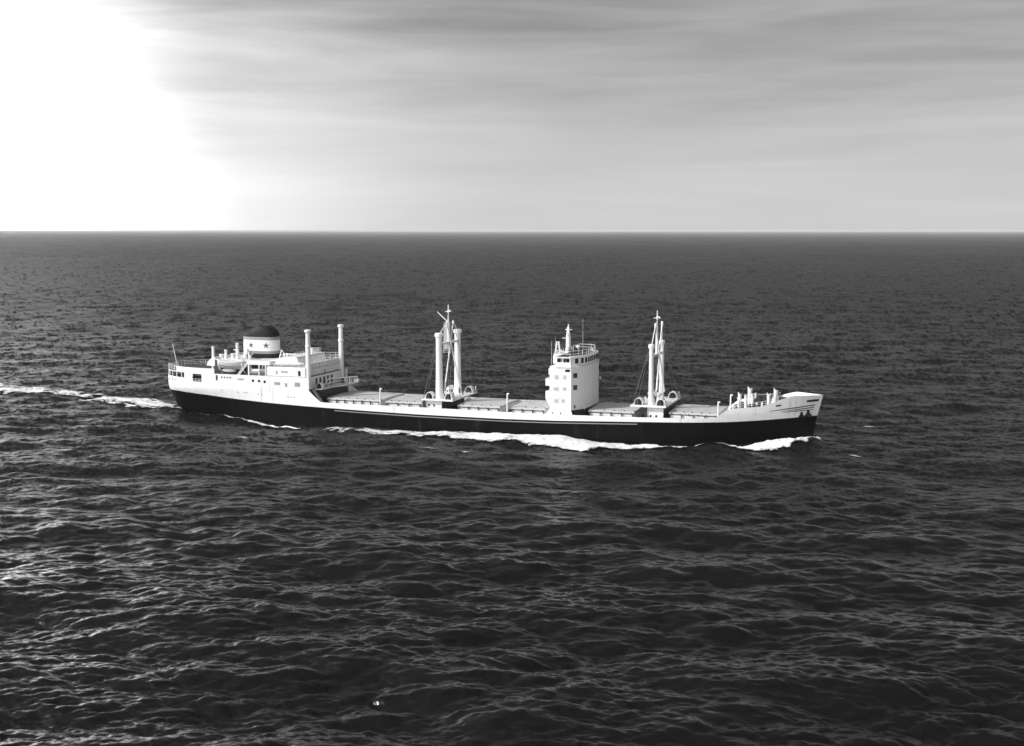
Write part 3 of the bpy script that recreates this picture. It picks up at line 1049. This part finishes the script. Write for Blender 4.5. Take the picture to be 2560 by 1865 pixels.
# engine casing top rising forward of the funnel
MB().prism_y([(-42.2, 12.453), (-40.6, 12.7), (-38.9, 13.35), (-36.0, 13.3), (-35.6, 12.9), (-35.6, 11.503), (-40.95, 11.503), (-40.95, 12.453)][::-1], -6.0, 6.0).build('engine_casing', WHITE, ship)
MB().prism_y([(-41.3, 12.0), (-35.0, 12.5), (-34.0, 12.2), (-34.0, 12.05), (-41.3, 11.85)][::-1], -7.6, -6.2).build('awning', WHITE, ship)
MB().rail([(-41, -8.2, 11.5), (-33, -8.2, 11.5)], 0.95, 1.3, 0.035, 3).rail([(-32.75, 8.0, 11.5), (-41, 8.0, 11.5)], 1.6, 1.3, 0.035, 3).build('railing', WHITE, ship)
MB().rail([(-32.7, -7.8, 12.2), (-32.7, 7.8, 12.2)], 0.75, 1.2, 0.04, 2).build('railing', WHITE, ship)
MB().rail([(-36.5, -5.6, 13.3), (-36.5, 5.6, 13.3), (-40, 5.6, 13.2)], 0.95, 1.2, 0.04, 3).build('railing', WHITE, ship)
# front windows of the poop house: row high up, dark doors below
wm = MB().box(-0.03, 0.04, -0.22, 0.22, -0.2, 0.2).mesh('front_window', GREY)
for k in range(11):
    place(wm, 'window', fa, (-32.6, -6.2 + 1.25 * k, 11.05))
MB().box(-32.62, -32.56, -0.4, 0.3, 9.62, 10.5).build('door', GREY, fa)
fb = MB().box(-32.6, -31.95, -7.6, 7.6, 7.16, BD - 0.17).build('lower_front', WHITE, ship)
dm = MB().box(-0.03, 0.03, -0.4, 0.4, -0.75, 0.75).mesh('front_door', DARK)
for k in range(5):
    place(dm, 'door', fb, (-31.95, -5.0 + 1.7 * k, 8.35))

# windows and ports along the starboard side
def side_port(x, z, r=0.2, mat=GLASS):
    q = hull_point(x, min(z, 7.2))
    MB().cyl((q[0], -q[1] + 0.05, z), (q[0], -q[1] - 0.05, z), r, r, 12).build('porthole', mat, hull)


for x in (-51.8, -51.15, -50.5, -49.85):
    side_port(x, 8.95, 0.17)
for x, z in ((-44.5, 8.5), (-43.1, 8.5), (-41.8, 8.4)):
    side_port(x, z, 0.28)
for x, z in ((-52.0, 6.3), (-48.1, 6.0), (-46.7, 6.0), (-46.1, 6.0), (-43.4, 5.75), (-42.6, 5.7), (-36.5, 5.5), (-35.8, 5.5), (-35.1, 5.48)):
    side_port(x, z, 0.15, GREY)
sp = MB()
MB().box(-53.25, -52.85, -8.74, -8.66, 8.25, 9.35).build('side_door', DARK, ship)
for (x, z, w_, h_, m_) in ((-34.0, 10.35, 0.28, 0.5, GLASS), (-37.4, 10.55, 0.75, 0.22, GREY), (-39.2, 10.4, 0.2, 0.35, GREY)):
    MB().box(x - w_, x + w_, -8.40, -8.32, z - h_, z + h_).build('window', m_, fa)
for (x, z, w_, h_) in ((-38.9, 8.15, 0.65, 0.3), (-36.9, 7.95, 0.25, 0.35), (-34.3, 8.1, 0.6, 0.42), (-47.4, 8.7, 0.7, 0.16)):
    MB().box(x - w_, x + w_, -8.75, -8.66, z - h_, z + h_).build('window', SMOKEGLASS, ship)
# dark windows behind the forward boat
for x in (-44.9, -43.6, -42.4):
    MB().box(x - 0.5, x + 0.5, -4.64, -4.57, 10.3, 11.7).build('window', GLASS, uh)
for k in range(4):
    MB().cyl((-52.4 + 1.5 * k, -4.66, 11.0), (-52.4 + 1.5 * k, -4.58, 11.0), 0.22, 0.22, 12).build('porthole', GLASS, uh)
# slanting frame between the two boats
for x in (-46.3, -45.9):
    MB().cyl((x - 1.9, -8.5, BD), (x, -8.3, 11.9), 0.11, 0.11, 6).build('davit_brace', WHITE, ship, smooth=40)
for xa, xb_ in ((-45.75, -45.45), (-43.3, -43.1), (-41.8, -41.62)):
    MB().box(xa, xb_, -8.5, -8.2, BD + 0.02, 11.75).build('deck_support', WHITE, ship)


# lifeboats (hang from davits: things of their own)
def lifeboat(label, xc, yc, zg, length, beam, depth, cover_mat):
    t = empty('lifeboat', (xc, yc, zg), label, 'lifeboat')
    n, k = 19, 9
    rows = []
    for i in range(n):
        u = -1 + 2 * i / (n - 1)
        hbm = beam / 2 * max(0.02, (1 - abs(u) ** 2.3)) ** 0.75
        sheer = 0.28 * u * u * depth
        keel = -depth * (1 - 0.45 * abs(u) ** 4)
        r_ = []
        for j in range(k):
            a = math.pi * j / (k - 1)
            cy = -math.cos(a)
            sz = math.sin(a) ** 0.75
            r_.append((u * length / 2, hbm * cy, sheer + (keel - sheer) * sz))
        rows.append(r_)
    MB().grid(rows, flip=False).build('hull', BOATM, t, smooth=50)
    gw = MB()
    for e in (0, -1):
        gw.tube([r_[e] for r_ in rows], 0.06, 5)
    gw.build('gunwale', WHITE, t)
    cr = []
    for r_ in rows:
        a, b = Vector(r_[0]), Vector(r_[-1])
        top = 0.30 * (b - a).length / beam
        cr.append([a + Vector((0, 0, 0.01)), a.lerp(b, 0.25) + Vector((0, 0, top * 0.75)), a.lerp(b, 0.5) + Vector((0, 0, top)), a.lerp(b, 0.75) + Vector((0, 0, top * 0.75)), b + Vector((0, 0, 0.01))])
    MB().grid([[tuple(p) for p in q] for q in cr], flip=True).build('canvas_cover', cover_mat, t, smooth=50)
    MB().tube([(p[k // 2][0], 0, p[k // 2][2] - 0.04) for p in rows], 0.07, 5).build('keel', BOATM, t)
    gl = MB()
    ln = [(u, ) for u in range(3, n - 3, 2)]
    for (u,) in ln:
        p, q = Vector(rows[u][1]), Vector(rows[u + 2][1]) if u + 2 < n else Vector(rows[u][1])
        m_ = (p + q) / 2 - Vector((0, 0.05, 0.18))
        gl.cyl(p, m_, 0.03, 0.03, 4).cyl(m_, q, 0.03, 0.03, 4)
    gl.build('grab_line', ROPE, t)
    return t


lifeboat('large grey lifeboat hung in davits just aft of the funnel', -49.8, -7.9, 12.1, 7.0, 2.3, 1.35, CANVAS)
lifeboat('smaller white boat in the recess forward of the slanting davit braces', -44.0, -7.6, 10.55, 3.9, 1.7, 0.85, WHITE)
# davits
for x in (-52.6, -47.1):
    d = MB().tube([(x, -6.9, BD), (x, -8.2, 10.6), (x, -8.55, 11.6), (x, -8.3, 12.6), (x, -7.6, 12.95)], 0.13, 7)
    d.cyl((x, -7.7, 12.9), (x, -7.85, 12.3), 0.04, 0.04, 5)
    d.build('davit', WHITE, ship, smooth=40)
for x in (-45.3, -42.6):
    MB().tube([(x, -6.5, BD), (x, -7.9, 10.7), (x, -8.1, 11.4), (x, -7.6, 11.72)], 0.09, 7).build('davit', WHITE, ship, smooth=40)
# raft canister under the big boat
rc = MB()
n = 14
rows = []
for i in range(9):
    u = -1 + 2 * i / 8
    r_ = 0.45 * max(0.05, 1 - abs(u) ** 4) ** 0.5
    rows.append([(-50.8 + u * 1.6, -7.4 + r_ * math.cos(2 * math.pi * j / n), 10.28 + r_ * 0.9 * math.sin(2 * math.pi * j / n)) for j in range(n + 1)])
rc.grid(rows)
rc.build('raft_canister', WHITE, ship, smooth=50)

# funnel
FX, FY = 3.95, 2.3
FC = -47.35


def funnel_ring(z, n=36, s=1.0, rake=0.0):
    pts = []
    for i in range(n):
        t = 2 * math.pi * i / n
        c_, s_ = math.cos(t), math.sin(t)
        pts.append((FC + rake + FX * s * math.copysign(abs(c_) ** 0.8, c_), FY * s * math.copysign(abs(s_) ** 0.62, s_), z))
    return pts


def ring_loft(rings, name, mat, parent, cap=False):
    m_ = MB()
    n = len(rings[0])
    v = [p for r_ in rings for p in r_]
    f = []
    for j in range(len(rings) - 1):
        for i in range(n):
            f.append((j * n + i, j * n + (i + 1) % n, (j + 1) * n + (i + 1) % n, (j + 1) * n + i))
    if cap:
        f.append(tuple(range((len(rings) - 1) * n, len(rings) * n)))
    return m_.add(v, f).build(name, mat, parent, smooth=40)


def fscale(z):
    return 1.0 - 0.006 * (z - 12)


core = ring_loft([funnel_ring(z, s=fscale(z)) for z in (12.2, 13.4, 14.0, 16.2, 16.9)], 'funnel', FUNBLACK, ship)
ring_loft([funnel_ring(z, s=fscale(z) + 0.006) for z in (13.38, 13.95)], 'grey_band', BANDM, core)
ring_loft([funnel_ring(z, s=fscale(z) + 0.004) for z in (13.95, 14.7, 15.5, 16.22)], 'white_band', WHITE, core)
ring_loft([funnel_ring(z, s=fscale(z) + 0.006) for z in (16.22, 16.88)], 'grey_band', BANDM, core)
# domed raked top: side profile curves from the aft lip up to a peak and down to the front
rings = []
for k in range(9):
    t = k / 8
    ring = []
    for (x, y, _) in funnel_ring(16.88, s=0.972):
        u = (x - FC) / FX
        htop = 17.0 + 2.1 * max(0.0, 1 - abs((u - 0.08) / (1.02 if u < 0.08 else 0.97)) ** (1.5 if u < 0.08 else 2.4))
        ring.append((x, y * (1 - 0.22 * t * t), 16.88 + (htop - 16.88) * t))
    rings.append(ring)
ring_loft(rings, 'funnel_top', FUNBLACK, ship, cap=False)
lid = rings[-1]
nn = len(lid)
lm = MB()
half = nn // 2
lm.grid([[lid[i], lid[(nn - i) % nn]] for i in range(0, half + 1)])
lm.build('funnel_lid', FUNBLACK, ship)
# stars
for (sx_, sg) in ((-48.65, -1), (-45.15, -1)):
    st = []
    for i in range(10):
        a = math.pi / 2 + math.pi * i / 5
        r_ = 0.72 if i % 2 == 0 else 0.28
        st.append((r_ * math.cos(a), r_ * math.sin(a)))
    v, f = [], []
    def wrap(px, pz, out):
        x = sx_ + px
        s = fscale(15.1) + 0.004
        c_ = max(-1, min(1, (x - FC) / (FX * s)))
        tt = math.acos(math.copysign(abs(c_) ** (1 / 0.8), c_))
        return (x, -FY * s * abs(math.sin(tt)) ** 0.62 - out, 15.12 + pz)
    v = [wrap(0, 0, 0.03)] + [wrap(px, pz, 0.03) for px, pz in st]
    f = [(0, 1 + (i + 1) % 10, 1 + i)[::-1] for i in range(10)]
    MB().add(v, f).build('star', STARM, core)
# ventilators, posts and cowls round the funnel
def vent_post(x, y, z0, z1, r, mush=0.0, nm='ventilator'):
    m_ = MB().lathe((x, y, z0), [(r * 1.35, 0), (r * 1.3, (z1 - z0) * 0.55), (r, (z1 - z0) * 0.6), (r, z1 - z0 - 0.25), (r + mush, z1 - z0 - 0.2), (r + mush, z1 - z0 - 0.03), (r * 0.7, z1 - z0)], 12)
    return m_.build(nm, WHITE, ship, smooth=40)


vent_post(-56.1, -5.0, BD, 14.9, 0.26, 0.05)
vent_post(-53.0, -5.0, 12.45, 14.3, 0.24, 0.14)
vent_post(-54.4, -4.5, 12.45, 13.3, 0.40, 0.12)
vent_post(-50.25, -5.0, 12.45, 15.8, 0.27, 0.06)
vent_post(-51.2, -5.2, 12.45, 13.6, 0.3, 0.2)
vent_post(-38.0, 3.0, 13.3, 14.3, 0.3, 0.1)
vent_post(-37.2, 3.2, 13.3, 14.5, 0.33, 0.1)
sgn_ = MB().box(-51.0, -50.0, -5.3, -4.7, 14.3, 14.45).box(-50.6, -49.9, -5.15, -4.85, 15.1, 15.2)
sgn_.build('vent_bracket', WHITE, ship)


def cowl(x, y, z, s=1.0, rz=0.0):
    m_ = MB()
    path = [(0, 0, 0, 0.35), (0, 0, 0.8, 0.36), (0.05, 0, 1.15, 0.42), (0.25, 0, 1.45, 0.52), (0.6, 0, 1.55, 0.62)]
    rings = []
    tl = [0, 0, 25, 60, 85]
    for (px, py, pz, r_), a in zip(path, tl):
        a = R(a)
        rings.append([(px * s + r_ * s * math.cos(q) * math.cos(a), r_ * s * math.sin(q), pz * s - r_ * s * math.cos(q) * math.sin(a)) for q in [2 * math.pi * i / 14 for i in range(14)]])
    n = 14
    v = [p for r_ in rings for p in r_]
    f = [(j * n + i, j * n + (i + 1) % n, (j + 1) * n + (i + 1) % n, (j + 1) * n + i) for j in range(4) for i in range(n)]
    o = m_.add(v, f).build('cowl_ventilator', WHITE, ship, smooth=60)
    so = o.modifiers.new('solid', 'SOLIDIFY')
    so.thickness = 0.05
    o.location = (x, y, z)
    o.rotation_euler = (0, 0, rz)
    return o


cowl(-48.6, -4.6, 12.45, 1.05, R(20))
cowl(-47.3, -5.0, 12.45, 0.9, R(-30))
MB().cyl((-41.0, -4, 12.6), (-40.4, -4, 14.6), 0.12, 0.1, 7).cyl((-39.6, -4, 13.3), (-40.3, -4, 14.5), 0.08, 0.08, 6).build('jib_crane', WHITE, ship, smooth=40)
for x in (-39.5, -38.8):
    MB().cyl((x, -4.5, 13.3), (x, -4.5, 14.0), 0.16, 0.14, 8).build('vent_pipe', WHITE, ship)
# aft edge of the boat deck house: rounded screen
MB().prism_y([(-56.6, 11.0), (-54.61, 11.0), (-54.61, 12.9), (-55.4, 12.6), (-56.3, 11.9)], -6.8, 6.8).build('screen', WHITE, ship)

# kingposts in front of the poop house
for sg in (-1, 1):
    x, y = -32.3, sg * 7.0
    if sg < 0:
        y = -7.65
    MB().lathe((x, y, 7.15), [(0.56, 0), (0.54, 3), (0.50, 8), (0.44, 10.9), (0.44, 11.3), (0.66, 11.6), (0.68, 12.0), (0.4, 12.1)], 16).lathe((x, y, 15.6), [(0.5, 0), (0.58, 0.1), (0.58, 0.4), (0.5, 0.5)], 16).build('kingpost', WHITE, ship, smooth=30)
# winch platform ahead of the poop
MB().prism([(-31.6, -6.6), (-29.9, -6.4), (-29.6, -1.5), (-28.4, 1.0), (-28.2, 6.6), (-31.6, 6.6)], 6.95, 7.14).build('winch_platform', WHITE, ship, bevel=0.03)
pr = MB().rail([(-29.95, -6.3, 7.14), (-29.65, -1.5, 7.14), (-28.45, 1.0, 7.14), (-28.25, 6.5, 7.14)], 0.95, 2.0, 0.055, 1)
pr.build('railing', WHITE, ship)
MB().cyl((-29.0, 4.2, MAIN_Z), (-29.0, 4.2, 8.4), 0.14, 0.12, 8).box(-28.6, -27.6, 5.2, 6.0, 7.2, 7.9).build('platform_post', WHITE, ship)
MB().cyl((-30.0, -6.4, 7.2), (-31.2, -1.0, 8.6), 0.13, 0.11, 8).cyl((-31.2, -1.0, 8.6), (-28.2, 6.2, 8.35), 0.13, 0.13, 8).build('derrick_boom', WHITE, ship, smooth=40)
winch('winch', -30.9, -5.4, 7.14, 0.85)
winch('winch', -30.7, 4.8, 7.14, 0.85)
# ladder and clutter at the break
MB().cyl((-31.3, -8.0, 7.2), (-28.9, -7.6, MAIN_Z), 0.08, 0.08, 6).cyl((-31.3, -7.3, 7.2), (-28.9, -7.0, MAIN_Z), 0.08, 0.08, 6).build('ladder', GREY, ship)

# ------------------------------------------------------------------ forecastle fittings
def wedge_vent(x, y, z0, z1, r):
    """ventilator post with a slanted, hooded top"""
    m_ = MB()
    n = 12
    rings = []
    for zz, rr in ((z0, r * 1.15), (z0 + 0.6, r), (z1 - 0.9, r), (z1 - 0.5, r * 1.05)):
        rings.append([(x + rr * math.cos(2 * math.pi * i / n), y + rr * math.sin(2 * math.pi * i / n), zz) for i in range(n)])
    rings.append([(x + r * 1.05 * math.cos(2 * math.pi * i / n), y + r * 1.05 * math.sin(2 * math.pi * i / n), z1 - 0.5 - 0.45 * math.cos(2 * math.pi * i / n)) for i in range(n)])
    v = [p for q in rings for p in q]
    f = [(j * n + i, j * n + (i + 1) % n, (j + 1) * n + (i + 1) % n, (j + 1) * n + i) for j in range(4) for i in range(n)]
    f.append(tuple(range(4 * n, 5 * n)))
    m_.add(v, f)
    m_.build('forecastle_ventilator', WHITE, ship, smooth=40)


FD = 6.5
wedge_vent(54.0, -4.0, FD, 9.9, 0.34)
wedge_vent(59.2, -4.0, FD, 10.0, 0.32)
wedge_vent(54.7, 4.0, FD, 9.95, 0.42)
wedge_vent(59.5, 4.0, FD, 9.85, 0.38)
for x, y, z1, r_ in ((54.9, -2.5, 9.0, 0.24), (53.2, 0.0, 8.2, 0.2), (55.6, 0.9, 8.9, 0.3)):
    vent_post(x, y, FD, z1, r_, 0.12, 'mushroom_ventilator')
for x in (55.4, 58.2):
    q = hull_point(x, 6.5)
    MB().box(x - 0.16, x + 0.16, -q[1] + 0.2, -q[1] + 0.45, FD, 8.35).build('rail_post', WHITE, ship)
    MB().box(x - 0.16, x + 0.16, q[1] - 0.45, q[1] - 0.2, FD, 8.35).build('rail_post', WHITE, ship)
for sg in (-1, 1):
    rp = []
    for x in (53.2, 54.6, 56.0, 57.4, 58.8, 60.2):
        q = hull_point(x, 7.2)
        rp.append((x, sg * (q[1] - 0.2), zt(x) - 0.02))
    MB().rail(rp, 0.85, 1.4, 0.035, 2).build('railing', WHITE, ship)
# windlass
wl = MB()
wl.box(60.2, 62.2, -2.3, 2.3, FD, FD + 0.35)
wl.cyl((61.2, -2.6, 7.5), (61.2, 2.6, 7.5), 0.45, 0.45, 14)
for y in (-2.5, -1.3, 1.3, 2.5):
    wl.cyl((61.2, y - 0.16, 7.5), (61.2, y + 0.16, 7.5), 0.85, 0.85, 16)
wl.box(60.5, 61.9, -0.5, 0.5, FD + 0.35, 8.6)
wl.build('windlass', DARK, ship, smooth=30)
w2 = MB().box(56.3, 59.0, -2.6, 2.2, FD, 7.0)
w2.cyl((57.0, -2.4, 7.9), (57.0, 2.0, 7.9), 0.75, 0.75, 14).cyl((58.3, -2.4, 8.0), (58.3, 2.0, 8.0), 0.8, 0.8, 14).box(56.6, 58.8, -0.6, 0.4, 7.0, 8.9)
w2.build('cargo_winch', DARK, ship, smooth=30)
for x, y, h in ((57.0, -3.6, 1.1), (57.3, -2.6, 1.0), (55.8, -1.5, 0.8), (57.8, 1.8, 1.2), (56.2, 2.6, 1.0), (60.3, -3.4, 1.3), (62.8, -2.4, 1.0), (62.9, 2.0, 1.4), (58.6, -0.2, 1.1)):
    MB().box(x - 0.5, x + 0.55, y - 0.25, y + 0.25, FD, FD + 0.1).cyl((x - 0.25, y, FD), (x - 0.25, y, FD + h), 0.2, 0.18, 8).cyl((x + 0.3, y, FD), (x + 0.3, y, FD + h), 0.2, 0.18, 8).build('bollard', DARK, ship)
wx = MB()
for x, y in ((56.9, -3.1),):
    wx.prism_y([(x - 0.5, FD), (x + 0.5, FD), (x + 0.25, FD + 1.3), (x - 0.1, FD + 1.3)], y - 0.3, y + 0.3)
wx.build('deck_locker', WHITE, ship)
MB().cyl((52.7, -4.9, 6.5), (54.6, -4.3, 8.4), 0.1, 0.1, 6).cyl((52.7, -4.2, 6.5), (54.4, -3.8, 8.2), 0.1, 0.1, 6).build('derrick_rest', WHITE, ship)

# ------------------------------------------------------------------ foam
FOAM = bpy.data.materials.new('sea_foam')
FOAM.use_nodes = True
_p = FOAM.node_tree.nodes['Principled BSDF']
_p.inputs['Roughness'].default_value = 0.9
_p.inputs['Specular IOR Level'].default_value = 0.15
_nz = N(FOAM.node_tree, 'ShaderNodeTexNoise', Scale=1.6, Detail=6.0, Roughness=0.65)
_g = N(FOAM.node_tree, 'ShaderNodeNewGeometry')
L(FOAM.node_tree, _g.outputs['Position'], _nz.inputs['Vector'])
_a = N(FOAM.node_tree, 'ShaderNodeAttribute', attribute_name='foam_depth')
_v = M(FOAM.node_tree, 'MULTIPLY', maprange(FOAM.node_tree, _nz.outputs['Fac'], 0.3, 0.7, 0.60, 0.88), _a.outputs['Fac'])
_c = N(FOAM.node_tree, 'ShaderNodeCombineColor')
for _i in range(3):
    L(FOAM.node_tree, _v, _c.inputs[_i])
L(FOAM.node_tree, _c.outputs[0], _p.inputs['Base Color'])


def foam_patch(name, label, x0, x1, y0, y1, step, density, seed, lift, puff):
    xs, ys = np.arange(x0, x1, step), np.arange(y0, y1, step)
    X, Y = np.meshgrid(xs, ys, indexing='ij')
    d = density(X, Y)
    nz_ = 0.5 * vnoise(X / 3.6 + 40, Y / 1.5 + 40, seed) + 0.5 * vnoise(X / 1.3 + 11, Y / 0.5 + 3, seed + 3, 4, 0.75)
    margin = d + (nz_ - 0.5) * 2.6 - 0.5
    keep = (margin > 0) & (d > 0.02)
    r = np.hypot(X - CAMX, Y - CAMY)
    px, py, pz = sea_point(X.ravel(), Y.ravel(), r.ravel())
    n2 = vnoise(X / 0.9, Y / 0.9, seed + 7, 4)
    pz = pz.reshape(X.shape) + lift + puff * np.clip(d, 0, 1) * n2
    K = keep[:-1, :-1] & keep[1:, :-1] & keep[:-1, 1:] & keep[1:, 1:]
    ny = len(ys)
    ii, jj = np.nonzero(K)
    a = ii * ny + jj
    q = np.stack([a, a + ny, a + ny + 1, a + 1], 1)
    used, inv = np.unique(q, return_inverse=True)
    co = np.stack([px, py, pz.ravel()], 1)[used]
    q = inv.reshape(-1, 4)
    me = bpy.data.meshes.new(name)
    me.vertices.add(len(co))
    me.vertices.foreach_set('co', co.ravel().astype(np.float32))
    me.loops.add(q.size)
    me.loops.foreach_set('vertex_index', q.ravel().astype(np.int32))
    me.polygons.add(len(q))
    me.polygons.foreach_set('loop_start', (np.arange(len(q)) * 4).astype(np.int32))
    me.update(calc_edges=True)
    me.shade_smooth()
    at = me.attributes.new('foam_depth', 'FLOAT', 'POINT')       # thin foam lets the dark water through
    at.data.foreach_set('value', (0.22 + 0.78 * smooth01((margin.ravel()[used]) / 0.55)).astype(np.float32))
    me.materials.append(FOAM)
    o = bpy.data.objects.new(name, me)
    C.objects.link(o)
    o['kind'] = 'stuff'
    o['label'] = label
    o['category'] = 'foam'
    return o


def band(X, Y, inner, outer, soft_in, soft_out, gain):
    yi, yo = interp(X, inner), interp(X, outer)
    a = np.clip((yi - Y) / soft_in, 0, 1)
    b = np.clip((Y - yo) / soft_out, 0, 1)
    return np.minimum(a, b) * interp(X, gain)


def dens_mid(X, Y):
    return band(X, Y, MID_IN, MID_OUT, interp(X, [(-30, 2.2), (5, 2.6), (20, 1.4), (36, 0.8), (48.5, 0.4)]), interp(X, [(-30, 2.6), (20, 2.0), (36, 1.4), (48.5, 0.5)]), [(-30, 0.4), (-24, 0.65), (-16, 0.8), (-8, 0.9), (0, 1.0), (8, 1.1), (20, 1.35), (30, 1.4), (40, 1.2), (46, 1.1), (48.5, 0.8)])


def dens_bow(X, Y):
    ou = [(47, -12.4), (50, -11.2), (54, -10.6), (57, -10.2), (59, -9.4), (61, -9.6), (63.3, -8.8), (65.2, -6.2), (67.2, -3.0), (68.6, -0.6)]
    inn = [(47, -11.6), (50, -10.0), (54, -8.6), (57, -7.6), (60, -5.4), (63, -3.4), (66, -0.5), (68.6, 2.0)]
    return band(X, Y, inn, ou, 0.5, interp(X, [(50, 0.4), (57, 0.9), (61, 1.8)]), [(49, 0.7), (52, 1.0), (56, 1.1), (58, 1.1), (61, 1.3), (67, 1.5), (68.6, 0.9)])


def dens_wake(X, Y):
    lo = [(-145, 12.0), (-135, 11.0), (-124, 9.9), (-118, 13.0), (-107, 12.4), (-98, 8.2), (-87, 2.8), (-76, 0.2), (-66.5, -1.6)]
    hi = [(-145, 29), (-137, 27.0), (-127, 25.0), (-120, 23.5), (-110, 21.0), (-98, 20.5), (-85, 13.5), (-76, 9.5), (-66.5, 3.0)]
    d = band(X, Y, hi, lo, 5.0, 3.2, [(-145, 0.95), (-120, 0.9), (-112, 0.7), (-100, 0.62), (-88, 0.95), (-75, 1.4), (-66.5, 1.3)])
    yn = interp(X, lo) + 0.9      # brighter near edge
    wide = band(X, Y, [(p[0], p[1] + 4.5) for p in hi], [(p[0], p[1] - 3.0) for p in lo], 6.0, 5.0, [(-145, 0.36), (-110, 0.34), (-85, 0.34), (-72, 0.30), (-66.5, 0.2)])
    d = np.maximum(d, wide)
    return np.maximum(d, 0.85 * np.exp(-((Y - yn) / 0.9) ** 2) * interp(X, [(-112, 0.5), (-98, 1.0), (-67, 1.0)]))


def dens_line(X, Y):
    yc = interp(X, [(-62, -2.6), (-56, -5.6), (-50, -7.9), (-44, -9.6), (-38, -11.6), (-32, -13.6)])
    return np.clip(1 - np.abs(Y - yc) / interp(X, [(-62, 0.35), (-52, 0.6), (-44, 1.1), (-38, 0.9), (-31, 0.4)]), 0, 1) * 1.15


foam_patch('bow_wave_foam', 'white foam curling away under the sharp bow', 47.5, 68.6, -14, 2, 0.12, dens_bow, 4, 0.10, 0.5)
foam_patch('side_foam', 'broad white foam band rolling along the black hull amidships', -31, 49.2, -23, -8, 0.14, dens_mid, 9, 0.10, 0.35)
foam_patch('wake_foam', 'white propeller wake trailing behind the stern', -145, -66.4, -5, 34, 0.15, dens_wake, 14, 0.10, 0.4)
foam_patch('quarter_foam', 'thin line of foam along the black stern quarter', -62, -31, -15, -2, 0.12, dens_line, 21, 0.12, 0.3)


def dens_caps(X, Y):
    d = np.zeros_like(X)
    for (cx, cy, rx, ry) in CAPS:
        d = np.maximum(d, 1.05 * np.exp(-(((X - cx) / rx) ** 2 + ((Y - cy) / ry) ** 2)))
    return d


for k, (cx, cy, rx, ry) in enumerate(((-36, -27, 1.4, 0.7), (1.5, -25.5, 2.0, 0.7), (9.0, -26.5, 1.6, 0.6), (-58, -50, 2.2, 0.8), (73.5, 26, 2.0, 1.1), (75, -8, 1.6, 0.7), (-80, -24, 1.5, 0.6), (104, -28, 1.5, 0.7))):
    CAPS = [(cx, cy, rx, ry)]
    foam_patch('whitecap', 'small white crest breaking on the open sea', cx - 4, cx + 4, cy - 3, cy + 3, 0.12, dens_caps, 40 + k, 0.08, 0.15)

# ------------------------------------------------------------------ sea haze
hz = MB().box(-100000, 100000, -100000, 100000, -6.0, 41.5).build('haze', [], None)
hz['kind'] = 'stuff'
hz['label'] = 'thin pale sea haze softening the horizon'
hz['category'] = 'haze'
hm = bpy.data.materials.new('sea_haze')
hm.use_nodes = True
ht = hm.node_tree
ht.nodes.clear()
ho = N(ht, 'ShaderNodeOutputMaterial')
hv = N(ht, 'ShaderNodeVolumePrincipled', Density=0.00004, Anisotropy=0.0)
hv.inputs['Color'].default_value = (0.95, 0.95, 0.95, 1)
L(ht, hv.outputs[0], ho.inputs['Volume'])
hz.data.materials.append(hm)
